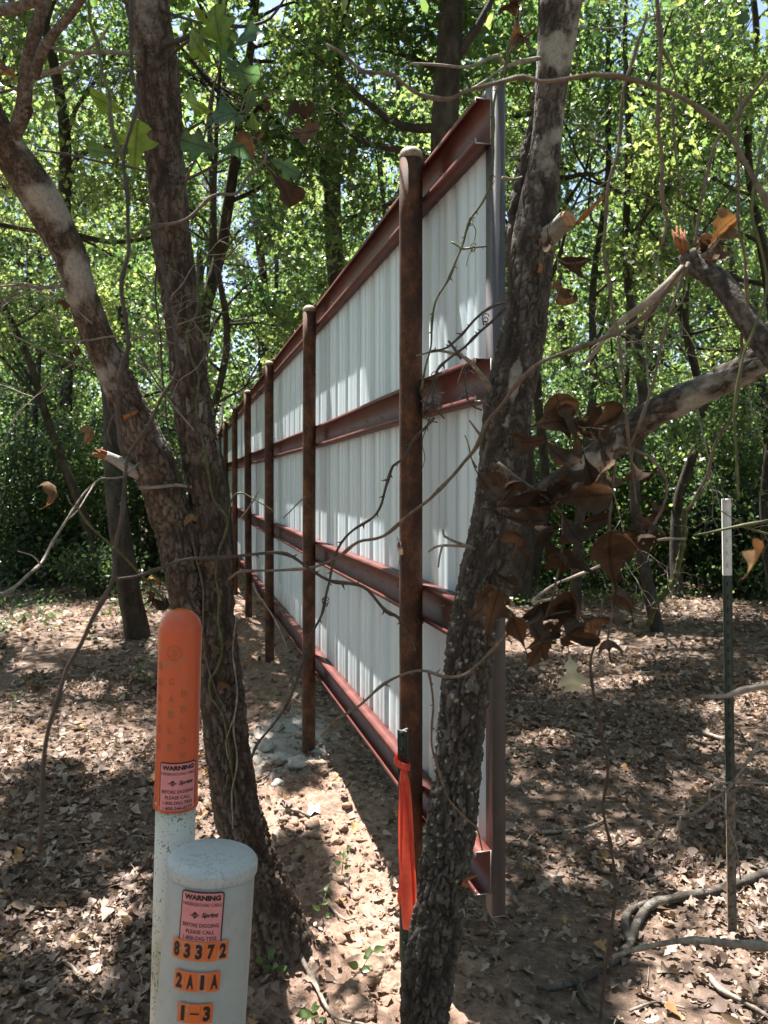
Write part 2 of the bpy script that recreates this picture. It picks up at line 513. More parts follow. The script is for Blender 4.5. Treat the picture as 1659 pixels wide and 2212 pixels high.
# dark green T-post with dirt
m, nt, N, L, b = new_mat("dark_green_post_paint"); M['tpost'] = m
n1 = noise(nt, 30, 5, .6, sc=(1, 1, .3)); 
c = ramp(nt, n1, [(.35, (.008, .020, .016)), (.65, (.018, .034, .026))])
c = mix(nt, ramp(nt, n1, [(.6, 0.0), (.72, .6)]), c, (.14, .12, .10))
L.new(c, b.inputs["Base Color"]); b.inputs["Roughness"].default_value = .4
M['tpost_white'] = plain("white_post_paint", (.56, .55, .50), .5, .4, scale=35, col2=(.70, .69, .65))
M['tpost_brown'] = plain("grey_brown_post", (.06, .055, .045), .8, .2, scale=40, col2=(.26, .20, .15))
M['steel'] = plain("bright_worn_steel", (.45, .43, .38), .4, .5, .3, 90, .7)
M['ribbon'] = leaf_mat("red_flagging_tape", [(0, (.90, .12, .07)), (1, (.92, .13, .075))], [(0, (.95, .14, .08)), (1, (.95, .14, .08))], .35, .35, .5)
M['concrete'] = plain("grey_concrete_lump", (.36, .35, .33), .9, .2, .25, 40, bmp=.8)
M['wrapper'] = plain("pale_plastic_scrap", (.55, .60, .68), .3, .5, .1, 40)
M['clod'] = plain("dug_soil_clods", (.17, .108, .08), .95, .1, scale=25, col2=(.34, .24, .18), bmp=1.0, bscale=120)
# ground
m, nt, N, L, b = new_mat("woodland_ground"); M['ground'] = m
n1 = noise(nt, 1.7, 6, .6); n2 = noise(nt, 22, 6, .68); n3 = noise(nt, 160, 4, .65)
forest = ramp(nt, n2, [(.3, (.075, .050, .038)), (.5, (.135, .093, .071)), (.7, (.23, .165, .125))])
dug = ramp(nt, n2, [(.3, (.13, .078, .057)), (.5, (.24, .155, .115)), (.72, (.35, .25, .19))])
f = ramp(nt, math_(nt, 'ADD', attr(nt, "dug"), math_(nt, 'MULTIPLY', math_(nt, 'SUBTRACT', n1, .5), .6)), [(.3, 0.0), (.6, 1.0)])
c = mix(nt, f, forest, dug)
g = ramp(nt, math_(nt, 'ADD', attr(nt, "grey"), math_(nt, 'MULTIPLY', math_(nt, 'SUBTRACT', n2, .5), .9)), [(.4, 0.0), (.65, .85)])
c = mix(nt, g, c, (.34, .33, .31))
c = mix(nt, .6, c, ramp(nt, n3, [(.3, .5), (.7, 1.45)]), 'MULTIPLY')
L.new(c, b.inputs["Base Color"]); b.inputs["Roughness"].default_value = .95
b.inputs["Specular IOR Level"].default_value = .15
bump(nt, math_(nt, 'ADD', n2, math_(nt, 'MULTIPLY', n3, .5)), .8, .015, b)

# ------------------------------------------------------------------ fence frame of reference
FE = np.array([0.3254, 2.478, 0.0])                 # near end of the sheet, on the ground plan
FD = np.array([-0.2407, 0.9706, 0.0])               # along the fence, away from the camera
FN = np.array([-0.9706, -0.2407, 0.0])              # towards the post side
def fp(t, p, z): return FE + FD * t + FN * p + np.array([0, 0, z])

# ------------------------------------------------------------------ ground
def gheight(x, y, clods=True):
    x = np.asarray(x, float); y = np.asarray(y, float)
    p = np.stack([x, y, np.zeros_like(x)], -1)
    rx, ry = x - FE[0], y - FE[1]
    t = rx * FD[0] + ry * FD[1]
    q = rx * FN[0] + ry * FN[1]
    h = 0.02 + 0.10 * sstep(3, 10, y) + 0.05 * fbm(p * .5, 3) + .015 * fbm(p * 3, 3)
    band = np.exp(-((q - .28) / .55) ** 2) * sstep(-2.2, -.6, t) * (1 - sstep(20, 26, t))
    h = h + .05 * band
    lump = .03 * fbm(p * 9 + 5, 3) + .026 * np.abs(fbm(p * 26, 4, .6)) + .008 * fbm(p * 70, 2)
    if clods: h = h + lump * (.25 + 1.3 * band)
    for (bx, by, r, a) in ((-.335, 2.9, .28, .12), (.10, 2.3, .3, .10)):
        h = h + a * np.exp(-((x - bx) ** 2 + (y - by) ** 2) / r ** 2)
    return h, band
def gz(x, y): return float(gheight(np.array([x]), np.array([y]))[0][0])

def axis(lo, a, b, hi, st, gr=1.13):
    c = list(np.arange(a, b, st)); x, s = b, st
    while x < hi: c.append(x); s *= gr; x += s
    c.append(hi)
    x, s = a, st; l = []
    while x > lo:
        s *= gr; x -= s
        l.append(max(x, lo))
    return np.array(sorted(set(l + c)))
gx = axis(-90, -2.2, 2.4, 90, .017); gy = axis(-30, 2.3, 7.0, 140, .017)
X, Y = np.meshgrid(gx, gy)
H, BAND = gheight(X, Y)
nx, ny = len(gx), len(gy)
i = np.arange(ny - 1)[:, None] * nx + np.arange(nx - 1)[None]
Q = np.stack([i, i + 1, i + nx + 1, i + nx], -1).reshape(-1, 4)
pc = fp(2.75, .25, 0)
GREY = np.exp(-(((X - pc[0] + .05) / .33) ** 2 + ((Y - pc[1] - .4) / .75) ** 2))
solo("ground", np.stack([X, Y, H], -1).reshape(-1, 3), Q, M['ground'], (0, 0, 0), kind="structure",
     attrs={"dug": BAND.ravel(), "grey": GREY.ravel()})

# ------------------------------------------------------------------ canopy gaps: where sun reaches the ground (u, v, half width, half height)
LIT = [(775, 1770, 75, 115), (805, 1960, 95, 130), (705, 1660, 28, 24),
       (1500, 2140, 190, 80), (1570, 2010, 95, 50), (1545, 1890, 100, 50), (1330, 1790, 60, 30),
       (1230, 1400, 140, 16), (1480, 1395, 120, 16), (1350, 1470, 70, 14), (1180, 1590, 80, 18), (1530, 1600, 60, 16),
       (1210, 1850, 45, 30), (1090, 1500, 40, 14), (1000, 2140, 25, 70),
       (255, 1925, 62, 60), (190, 2080, 85, 52), (100, 2010, 36, 24),
       (50, 1590, 50, 26), (200, 1500, 80, 18), (265, 1590, 40, 24), (70, 1450, 70, 16), (200, 1400, 70, 12), (280, 1300, 60, 10)]
RAYS = [(P(425, 225, 2.3), .22), (P(240, 235, 2.2), .14), (P(470, 90, 2.35), .2), (P(1548, 520, 1.4), .1), (P(1240, 905, 1.55), .06), (P(1430, 900, 2.0), .14), (P(1600, 810, 1.95), .12),
        (P(1220, 480, 2.2), .12), (P(1195, 330, 2.28), .1), (P(1245, 1330, 1.55), .06), (P(1570, 1150, 3.3), .1), (P(620, 360, 2.35), .08), (P(390, 1330, 2.0), .03)]
for _u, _v, _z, _r in ((770, 800, 4.0, .16), (820, 700, 3.5, .12), (720, 820, 4.6, .2), (790, 1080, 3.8, .2), (740, 1130, 4.4, .18), (780, 1400, 3.9, .2), (850, 1250, 3.3, .1), (730, 1330, 4.5, .12), (640, 850, 6.0, .3), (630, 1100, 6.3, .3),
                       (620, 1260, 6.6, .25), (570, 1000, 8.6, .35), (560, 1200, 9, .3), (1000, 560, 2.65, .07), (1030, 640, 2.55, .06), (960, 1020, 2.85, .1), (1000, 980, 2.7, .06), (960, 1180, 2.85, .06), (545, 1050, 11, .5), (520, 1100, 13, .5), (950, 480, 2.8, .05)):
    RAYS.append((P(_u, _v, _z), _r))
_g = np.random.default_rng(5)
for _t in np.arange(.25, 17, .33):
    for _z in (2.32, 1.56, .86):
        if _g.random() < .9:
            RAYS.append((np.array([.3254 - .2407 * _t, 2.478 + .9706 * _t, _z + _g.uniform(-.1, .12)]), _g.uniform(.11, .24)))
def ray_hit(Pw):
    hit = np.zeros(len(Pw), bool)
    dn = SUN / np.linalg.norm(SUN)
    for c, r in RAYS:
        q = Pw - c; t = q @ dn
        dd = np.linalg.norm(q - t[:, None] * dn, axis=1)
        hit |= (dd < r * (1 + .5 * np.sin(Pw[:, 0] * 9) * np.cos(Pw[:, 1] * 7)) + .04) & (t > .6)
    return hit
def lit_keep(Pw, g):
    """mask of leaves to keep so that the gaps above stay open"""
    h = Pw[:, 2]
    gx_ = Pw[:, 0] - SUN[0] * (h - .08); gy_ = np.maximum(Pw[:, 1] - SUN[1] * (h - .08), .6)
    u = CU + F * gx_ / gy_; v = CV + F * 1.73 / gy_
    w = fbm(np.stack([gx_ * 2.6, gy_ * 2.6, np.zeros_like(gx_)], -1), 3) * .55
    hit = np.zeros(len(Pw), bool)
    for (a, b_, ra, rb) in LIT:
        hit |= (((u - a) / ra) ** 2 + ((v - b_) / rb) ** 2 + w) < 1.0
    return ~((hit & (h > 2.4) & (g.random(len(Pw)) < .97)) | ray_hit(Pw))

# ------------------------------------------------------------------ woodland trees
def grow(base, top, r0, g, limb_lo=.3, nl=10, llen=(1.2, 2.6), sub=5, sublen=.9, sides=9, bend=.25):
    """trunk with limbs; returns mesh builder and the twig points that carry leaves"""
    mb = MB()
    base = np.asarray(base, float); top = np.asarray(top, float)
    n = 7
    tt = np.linspace(0, 1, n)[:, None]
    pts = base + (top - base) * tt
    pts[1:-1, :2] += g.normal(size=(n - 2, 2)) * bend * np.linalg.norm(top - base) * .06
    rad = r0 * (1 - .72 * tt[:, 0]) ; rad[0] *= 1.15
    pts = np.concatenate([[base + np.array([0, 0, -.15])], pts]); rad = np.concatenate([[r0 * 1.35], rad])
    C, R = smooth_path(pts, rad, .16)
    nz = 1 + .10 * fbm(C[:, None] * 3 + np.arange(sides)[None, :, None] * 2.2, 2)
    mb.add(*tube(C, R[:, None] * nz, sides))
    tw = []
    for k in range(nl):
        f = limb_lo + (1 - limb_lo) * ((k + g.random() * .8) / nl)
        j = min(len(C) - 1, int(f * len(C)))
        az = g.random() * 2 * np.pi
        el = math.radians(g.uniform(5, 50))
        ln = g.uniform(*llen) * (1.15 - .45 * f)
        d = np.array([math.cos(az) * math.cos(el), math.sin(az) * math.cos(el), math.sin(el)])
        lp = [C[j]]
        for s in range(4):
            d = d + g.normal(size=3) * .25; d[2] += .04; d /= np.linalg.norm(d)
            lp.append(lp[-1] + d * ln / 4)
        lr = np.linspace(min(R[j] * .5, .05), .008, 5)
        lc, lrr = smooth_path(lp, lr, .15)
        mb.add(*tube(lc, lrr, 5))
        for s in range(sub):
            q = lc[int((.3 + .7 * g.random()) * (len(lc) - 1))]
            d2 = d * .6 + g.normal(size=3) * .6; d2[2] += .1; d2 /= np.linalg.norm(d2)
            e = q + d2 * sublen * g.uniform(.5, 1.1)
            mm = (q + e) / 2 + g.normal(size=3) * .06
            sc_, sr_ = smooth_path([q, mm, e], [.008, .006, .003], .2)
            mb.add(*tube(sc_, sr_, 4, False))
            tt2 = np.linspace(.15, 1.05, 6)[:, None]
            tw.append(q + (e - q) * tt2)
    return mb, (np.concatenate(tw) if tw else np.zeros((0, 3))), C

def leaf_cloud(tw, n, size, g, spread=.2, cull=True, up=.7, proto=SIMPLE, keep_out=None):
    p = tw[g.integers(0, len(tw), n)] + g.normal(size=(n, 3)) * spread * np.array([1, 1, .7])
    if cull:
        p = p[lit_keep(p, g)]
        u_ = CU + F * p[:, 0] / np.maximum(p[:, 1], .5); v_ = CV - F * (p[:, 2] - CAMZ) / np.maximum(p[:, 1], .5)
        w_ = fbm(p * 2.2, 2) * .8
        hole = np.zeros(len(p), bool)
        for a_, b_, ra_, rb_ in ((545, 110, 42, 60), (598, 15, 42, 46), (1275, 385, 50, 60), (495, 700, 22, 36), (1640, 40, 30, 60)):
            hole |= ((u_ - a_) / ra_) ** 2 + ((v_ - b_) / rb_) ** 2 + w_ < 1
        p = p[~hole | (g.random(len(p)) < .06)]
    # keep the air in front of the camera and over the fence's near end free
    cu = CU + F * p[:, 0] / np.maximum(p[:, 1], .1)
    d = rdir(len(p), g); d[:, 2] -= .35
    nn = rdir(len(p), g); nn[:, 2] += up * np.sign(g.random(len(p)) - .12)
    V, Fc, idx = leaves(proto, p, d, nn, size * g.uniform(.65, 1.25, len(p)), g.uniform(-.6, .9, len(p)), g.uniform(0, .5, len(p)), g.uniform(.75, 1.3, len(p)))
    base = fbm(p * .8, 2) * .75 + .48
    r = np.clip(base + g.normal(size=len(p)) * .22, 0, 1)
    return V, Fc, r[idx]

SHADE = [(1250, 1720, 190, 230), (1190, 2060, 150, 150), (1400, 1580, 130, 60), (1590, 1760, 90, 70), (1500, 1470, 140, 40), (120, 1740, 120, 90), (290, 1760, 60, 90), (620, 1480, 70, 60), (560, 1350, 50, 60), (450, 1900, 130, 90), (330, 2050, 40, 60), (60, 2120, 80, 80), (640, 1620, 55, 90), (650, 1900, 45, 110), (120, 1880, 90, 50), (300, 2170, 50, 60)]
def shade_leaves(n, g, sel, h0=6.4, h1=8.8):
    out = []
    while len(out) < n:
        u0, v0, ra, rb = sel[g.integers(len(sel))]
        a = g.random() * 6.283; q = math.sqrt(g.random())
        u, v = u0 + ra * q * math.cos(a), v0 + rb * q * math.sin(a)
        if any(((u - a_) / ra_) ** 2 + ((v - b_) / rb_) ** 2 < 1.15 for a_, b_, ra_, rb_ in LIT): continue
        y = F * 1.73 / (v - CV); x = (u - CU) / F * y
        h = g.uniform(h0, h1)
        out.append([x + SUN[0] * h, y + SUN[1] * h, h])
    if sel[-1][0] == 300:  # added clumps that shade the pedestal lid and the marker top
        c = P(455, 1850, 1.8) + SUN * 6.3
        out[:600] = (c + g.normal(size=(600, 3)) * [.2, .2, .3]).tolist()
        c = P(392, 1330, 2.0) + SUN * 6.0
        out[600:680] = (c + g.normal(size=(80, 3)) * [.10, .10, .3]).tolist()
    p = np.array(out)
    d = rdir(n, g); nn = rdir(n, g) * .5 + [0, 0, 1]
    V, Fc, idx = leaves(SIMPLE, p, d, nn, .12 * g.uniform(.7, 1.3, n), g.uniform(-.6, .9, n), .3, 1.1)
    return V, Fc, np.clip(.5 + g.normal(size=n) * .25, 0, 1)[idx]
ORD = "first second third fourth fifth sixth seventh eighth ninth tenth eleventh twelfth thirteenth fourteenth fifteenth sixteenth seventeenth eighteenth nineteenth twentieth".split()
def xz(u, z): return ((u - CU) / F * z, z)

def woodland_tree(u, z, r, h, seed, label, lean=0.0, lean_y=0.0, nleaf=5000, lsize=.082, dens=1.35, lo=.3, nl=11, llen=(1.2, 2.6), bend=.25, group="woodland trees behind the fence and posts", spread=.155):
    g = np.random.default_rng(seed)
    x, y = xz(u, z)
    b = np.array([x, y, gz(x, y)])
    t = b + np.array([lean, lean_y, h])
    root = empty("oak_tree", b, label, "tree", group)
    mb, tw, C = grow(b, t, r, g, lo, nl, llen, bend=bend)
    V, Fs = mb.get()
    part("trunk", V, Fs, M['bark_far'], root, attrs={"pale": np.clip(.15 + .25 * fbm(V * 2.5, 2), 0, 1)})
    V, Fs, r_ = leaf_cloud(tw, int(nleaf * dens), lsize, g, spread, proto=LOBED if z < 11.6 else SIMPLE)
    part("crown", V, Fs, M['green'], root, attrs={"rnd": r_}, smooth=False)
    return root

# trees that can be told apart: (u, z, r, height, lean, label, opts)
SPEC = [
 (957, 7.4, .20, 9.5, .1, "thick straight dark trunk rising behind the near end of the fence top", dict(nleaf=8000, lo=.45, nl=15, llen=(1.3, 2.6), bend=.07)),
 (752, 10.0, .165, 10.0, -.35, "leafy dark trunk rising behind the fence between its first two posts", dict(nleaf=7500, lo=.5, bend=.1)),
 (262, 15.5, .125, 9.5, .1, "stout dark trunk standing at the edge of the leafy woods, left of the forked oak", dict(nleaf=6500, lo=.18, nl=14)),
 (225, 13.5, .085, 7.5, -2.6, "thin trunk leaning far to the left beside the stout dark trunk", dict(nleaf=3500, lo=.4)),
 (1117, 11.5, .17, 9.0, .35, "dark trunk with its foot just right of the fence end, behind the lichened oak", dict(nleaf=6000, lo=.35)),
 (1462, 12.0, .085, 8.0, .4, "slim pale trunk with a swollen foot, left of the white topped post", dict(nleaf=5000, lo=.3)),
 (574, 17.0, .085, 9.5, .1, "very slender upright trunk seen above the far fence posts", dict(nleaf=6000, lo=.2, nl=13)),
 (297, 9.0, .12, 8.5, -1.2, "dark leaning trunk half hidden behind the forked oak's upright stem", dict(nleaf=6000, lo=.45)),
 (1615, 13.5, .11, 9.0, -.2, "broad dark trunk in shade at the right edge of the woods", dict(nleaf=6500, lo=.18, nl=14)),
 (1335, 15.0, .085, 9.0, .2, "mid sized dark trunk seen above the long leaning limb", dict(nleaf=6500, lo=.18, nl=14)),
 (1500, 16.0, .12, 10., -.1, "dark trunk directly behind the tall right post, deep in the woods", dict(nleaf=7000, lo=.17, nl=15)),
 (1240, 10.5, .07, 8.5, .6, "thin sapling trunk behind the sawn stub of the lichened oak", dict(nleaf=3600, lo=.35)),
 (1420, 9.5, .07, 8.5, -.3, "thin sapling in front of the dark trunks right of the lichened oak", dict(nleaf=3600, lo=.4)),
 (640, 20.0, .13, 10., .1, "far trunk above the fence's middle posts", dict(nleaf=6500, lo=.22)),
 (458, 9.4, .06, 6.5, .1, "slender oak whose leaves hang over the far fence posts", dict(nleaf=4500, lo=.42, llen=(.8, 1.6), nl=11)),
 (425, 13.5, .10, 9., .4, "oak behind the slender one whose leaves hang over the fence", dict(nleaf=6000, lo=.26, llen=(1.4, 2.8))),
 (60, 15.0, .07, 8.5, .3, "oak at the far left edge with foliage down to head height", dict(nleaf=7000, lo=.17, nl=15)),
 (150, 18.0, .14, 9.5, .2, "far oak behind the thin leaning trunk", dict(nleaf=6500, lo=.2)),
 (1690, 10.0, .10, 8.5, -.5, "oak just cut by the right edge of the picture", dict(nleaf=6500, lo=.18, nl=14)),
 (870, 15.0, .12, 10., -.2, "oak crown showing between the two thick trunks behind the fence", dict(nleaf=6500, lo=.25)),
 (1060, 17.0, .12, 10., -.2, "oak crown showing above the near top corner of the fence", dict(nleaf=6500, lo=.25)),
]
trees = []
for k, (u, z, r, h, ln, lab, kw) in enumerate(SPEC):
    trees.append(woodland_tree(u, z, r, h, 100 + k, lab, lean=ln, **kw))
for ti, sel in ((0, SHADE[:5]), (7, SHADE[5:])):
    V, Fc, r_ = shade_leaves(6500, np.random.default_rng(900 + ti), sel)
    part("shade_foliage", V, Fc, M['green'], trees[ti], attrs={"rnd": r_}, smooth=False)  # unseen leaf clumps added overhead to shade chosen ground patches
# trees beside and above the clearing, mostly seen by the shade they give
for k, (x, y, r, h, lab) in enumerate([
        (-4.5, 6.2, .12, 8.0, "oak just outside the left edge shading the leaf litter"),
        (4.8, 6.0, .12, 8.0, "oak just outside the right edge shading the path"),
        (-1.9, 9.8, .11, 9.0, "oak with a high crown left of the far fence posts"),
        (-4.6, 9.5, .12, 8.5, "oak standing left of the leaf litter, high crown over it"),
        (4.9, 8.4, .12, 8.5, "oak beyond the right edge with its crown over the path"),
        (2.2, 12.6, .09, 9.0, "straight oak with a high crown at the head of the path")]):
    woodland_tree(CU + F * x / y, y, r, h, 300 + k, lab, nleaf=9000, lsize=.09, lo=.56, nl=18, llen=(1.7, 3.3), spread=.26)

# rows deeper in the woods: one tree of each kind is grown, the others are copies with their parts
protos = []
for k in range(5):
    g = np.random.default_rng(500 + k)
    mb, tw, C = grow((0, 0, 0), (g.normal() * .5, g.normal() * .5, 10 + g.random() * 2), .10 + .05 * g.random(), g, .12, 16, (1.3, 2.9), 5, .9)
    V, Fs = mb.get()
    tm = make_mesh("trunk", V, Fs, True, {"plate": np.full(len(V), .5), "pale": np.clip(.15 + .25 * fbm(V * 2.5, 2), 0, 1)}); tm.materials.append(M['bark_far'])
    V, Fs, r_ = leaf_cloud(tw, 8500, .105, g, .17, cull=False)
    cm = make_mesh("crown", V, Fs, False, {"rnd": r_}); cm.materials.append(M['green'])
    protos.append((tm, cm))
g = np.random.default_rng(77)
rows = [("front", 19.0, 9), ("middle", 23.5, 11), ("rear", 29.0, 13)]
for rname, zz, cnt in rows:
    for k in range(cnt):
        u = -120 + 1900 * (k + .5 + g.uniform(-.3, .3)) / cnt
        z = zz + g.uniform(-1.6, 1.6)
        x, y = xz(u, z)
        root = empty("oak_tree", (x, y, gz(x, y) - .1), "distant leafy oak in the %s row of deep woods, %s from the left" % (rname, ORD[k]), "tree", "oaks of the deep woods", (0, 0, g.random() * 6.28))
        s = g.uniform(.9, 1.2); root.scale = (s, s, s)
        for nm, me in zip(("trunk", "crown"), protos[(k * 2 + len(rname)) % 5]):
            o = bpy.data.objects.new(nm, me); o.parent = root; COL.objects.link(o)

# understorey bushes
def bush(u, z, h, w, seed, label, nleaf=5500, ls=.075):
    g = np.random.default_rng(seed)
    x, y = xz(u, z); b = np.array([x, y, gz(x, y)])
    root = empty("bush", b, label, "bush", "bushes at the edge of the woods")
    mb = MB(); tw = []
    if h < 1.5: w *= .55; nleaf = 1500
    for k in range(9):
        az = g.random() * 6.28; rr = w * g.uniform(.1, 1)
        e = b + np.array([math.cos(az) * rr, math.sin(az) * rr, h * g.uniform(.45, 1)])
        m_ = b * .45 + e * .55 + g.normal(size=3) * .12
        C, R = smooth_path([b + g.normal(size=3) * [.1, .1, 0], m_, e], [.018, .012, .004], .2)
        mb.add(*tube(C, R, 5))
        for s in range(5):
            q = C[int(g.uniform(.2, 1) * (len(C) - 1))]
            d = g.normal(size=3) * (.45 if h > 1.5 else .2)
            tw.append(q + d * np.linspace(.2, 1, 4)[:, None])
    V, Fs = mb.get()
    part("stems", V, Fs, M['bark_far'], root, attrs={"pale": np.zeros(len(V))})
    V, Fs, r_ = leaf_cloud(np.concatenate(tw), nleaf, ls, g, .16, cull=False)
    part("foliage", V, Fs, M['bush'], root, attrs={"rnd": r_}, smooth=False)
BL = [(-60, 15.0, 2.6), (45, 16.2, 3.2), (150, 15.6, 2.8), (235, 17.5, 3.4), (340, 16.4, 3.0), (420, 18.5, 3.2), (-20, 13.6, 3.6), (95, 14.0, 4.0), (190, 14.6, 3.8), (330, 14.8, 3.6), (40, 13.2, 1.0), (215, 12.6, .9)]
for k, (u, z, h) in enumerate(sorted(BL)):
    bush(u, z, h, 1.3, 700 + k, "%s bush from the left along the woods left of the fence" % ORD[k])
BR = [(1150, 15.5, 2.6), (1240, 17.0, 3.2), (1330, 15.2, 2.6), (1430, 16.5, 3.2), (1530, 14.6, 3.0), (1600, 12.6, 2.8), (1660, 14.0, 3.4), (1740, 12.5, 3.4), (1200, 13.8, 3.8), (1380, 13.5, 4.2), (1560, 13.0, 4.0), (1480, 14.8, 4.4), (1290, 14.8, 4.2), (1190, 13.2, 1.0), (1330, 12.6, 1.2), (1640, 12.0, 1.1)]
for k, (u, z, h) in enumerate(sorted(BR)):
    bush(u, z, h, 1.3, 720 + k, "%s bush from the left along the woods right of the fence" % ORD[k])

g = np.random.default_rng(15)
cx_ = g.uniform(-9, 11, 2600); cy_ = 8.2 + 9.5 * g.random(2600) ** .55
keep = (np.abs(-.2407 * 0 + (cx_ - .3254) * .9706 + (cy_ - 2.478) * .2407) > .5) & (fbm(np.stack([cx_ * .7, cy_ * .7, 0 * cx_], -1), 2) > -.12 + .25 * (cy_ < 11))
cx_, cy_ = cx_[keep], cy_[keep]
hh = gheight(cx_, cy_)[0]
m_ = 16
px_ = np.repeat(np.stack([cx_, cy_, hh], -1), m_, 0); hg = np.repeat(g.uniform(.08, .5, len(cx_)) * (.35 + .65 * sstep(9, 14, cy_)), m_)
px_ = px_ + np.stack([g.normal(size=len(px_)) * .11, g.normal(size=len(px_)) * .11, hg * g.random(len(px_))], -1)
d = rdir(len(px_), g); nn = rdir(len(px_), g) * .7 + [0, 0, .8]
V, Fc, idx = leaves(SIMPLE, px_, d, nn, .062 * g.uniform(.6, 1.3, len(px_)), g.uniform(-.3, .9, len(px_)), .3, .9)
solo("undergrowth", V, Fc, M['bush'], (0, 0, 0), kind="stuff", smooth=False, attrs={"rnd": np.clip(g.random(len(px_)) * .8 + .2 * fbm(px_, 2), 0, 1)[idx]})

# the far woods that read as one mass
g = np.random.default_rng(9)
n = 52000
az = g.uniform(-.62, .62, n); rr = g.uniform(33, 44, n)
zz = 12.5 * g.random(n) ** .85
p = np.stack([np.sin(az) * rr, np.cos(az) * rr, zz], -1)
cl = fbm(p * .55, 3)
p = p[(cl > -.30 + .42 * (zz / 12.5))]
d = rdir(len(p), g); nn = rdir(len(p), g); nn[:, 2] += .7
V, Fc, idx = leaves(SIMPLE, p, d, nn, .34 * g.uniform(.6, 1.3, len(p)), g.uniform(-.5, .8, len(p)), .3, 1.2)
far = solo("far_woods", V, Fc, M['green'], (0, 0, 0), kind="stuff", smooth=False, attrs={"rnd": np.clip(.5 + .4 * fbm(p * .3, 2) + g.normal(size=len(p)) * .2, 0, 1)[idx]})

g = np.random.default_rng(19)
n = 42000
az = g.uniform(.75, 2 * np.pi - .75, n); rr = g.uniform(9, 15, n)
zz = 13 * g.random(n) ** .8 + .3
p = np.stack([np.sin(az) * rr, np.cos(az) * rr, zz], -1)
p = p[fbm(p * .5 + 30, 3) > -.32 + .2 * (zz / 13)]
d = rdir(len(p), g); nn = rdir(len(p), g); nn[:, 2] += .6
V, Fc, idx = leaves(SIMPLE, p, d, nn, .27 * g.uniform(.6, 1.3, len(p)), g.uniform(-.5, .8, len(p)), .3, 1.2)
solo("unseen_woods_screen", V, Fc, M['green'], (0, 0, 0), kind="stuff", smooth=False, attrs={"rnd": np.clip(.5 + .4 * fbm(p * .3, 2) + g.normal(size=len(p)) * .2, 0, 1)[idx]})  # unseen leaf ring, added around the camera to cut the sky fill

# ------------------------------------------------------------------ fence
T_END = 25.6
post_t = []
fence = empty("metal_fence", fp(0, 0, gz(*fp(0, 0, 0)[:2])), "tall white sheet metal fence on rusty pipe posts with red purlin rails", "fence")
# ribbed sheet: one panel of 0.915 m cover, several side by side
def sheet_profile(t0, t1):
    pr = []
    t = t0
    pitch = .305
    k = 0
    while t < t1:
        for dt, dp in ((0, 0), (.035, 0), (.052, -.030), (.082, -.030), (.099, 0), (.150, 0), (.160, -.004), (.172, -.004), (.182, 0), (.222, 0), (.232, -.004), (.244, -.004), (.254, 0)):
            if t + dt <= t1: pr.append((t + dt, dp))
        t += pitch
    pr.append((t1, 0))
    return np.array(pr)
zb, zt = .535, 2.985
tt = 0.004
while tt < T_END - .2:
    t1 = min(tt + 3 * .915, T_END)
    pr = sheet_profile(tt, t1)
    zs = np.linspace(zb, zt, 14)
    n = len(pr)
    g_ = np.array([[fp(a, b_ - .0006 * (1 if c else 0), z) for a, b_ in pr] for z in zs for c in (0,)])
    # slight oil-canning of the thin sheet
    oc = .0012 * fbm(np.stack([np.tile(pr[:, 0], (len(zs), 1)) * 3, np.repeat(zs[:, None], n, 1) * 1.5, np.zeros((len(zs), n))], -1), 2)
    g_ = g_ + oc[..., None] * FN
    V = g_.reshape(-1, 3)
    i = np.arange(len(zs) - 1)[:, None] * n + np.arange(n - 1)[None]
    Q = np.stack([i, i + n, i + n + 1, i + 1], -1).reshape(-1, 4)
    Vb = V - FN * .0012
    o = part("sheet_panel", np.concatenate([V, Vb]), np.concatenate([Q, Q[:, ::-1] + len(V)]), M['sheet'], fence, smooth=False)
    tt = t1
# C purlins
PD = .052
def purlin(z0, z1, t0, t1, name="rail"):
    th = .0035
    lip = .016
    a = .0025
    prof = [(a, z0), (a + PD, z0), (a + PD, z0 + lip), (a + PD - th, z0 + lip), (a + PD - th, z0 + th), (a + th, z0 + th),
            (a + th, z1 - th), (a + PD - th, z1 - th), (a + PD - th, z1 - lip), (a + PD, z1 - lip), (a + PD, z1), (a, z1)]
    n = len(prof)
    ts = np.linspace(t0, t1, max(2, int((t1 - t0) / .6)))
    V = np.array([fp(t, p_, z + .004 * math.sin(t * 1.7)) for t in ts for p_, z in prof])
    i = np.arange(len(ts) - 1)[:, None] * n; j = np.arange(n)[None]; j2 = (j + 1) % n
    Q = np.stack([i + j, i + n + j, i + n + j2, i + j2], -1).reshape(-1, 4)
    mb = MB(); mb.add(V, Q)
    # end caps of the bent strip
    e = [(0, 5, 4, 1), (1, 4, 3, 2), (0, 11, 6, 5), (11, 10, 7, 6), (10, 9, 8, 7)]
    mb.add(V[:n], np.array(e))
    mb.add(V[-n:], np.array(e)[:, ::-1])
    Vv, Fs = mb.get()
    return Vv, Fs
RAILS = [(2.815, 2.952), (2.045, 2.176), (1.300, 1.430), (.572, .702)]
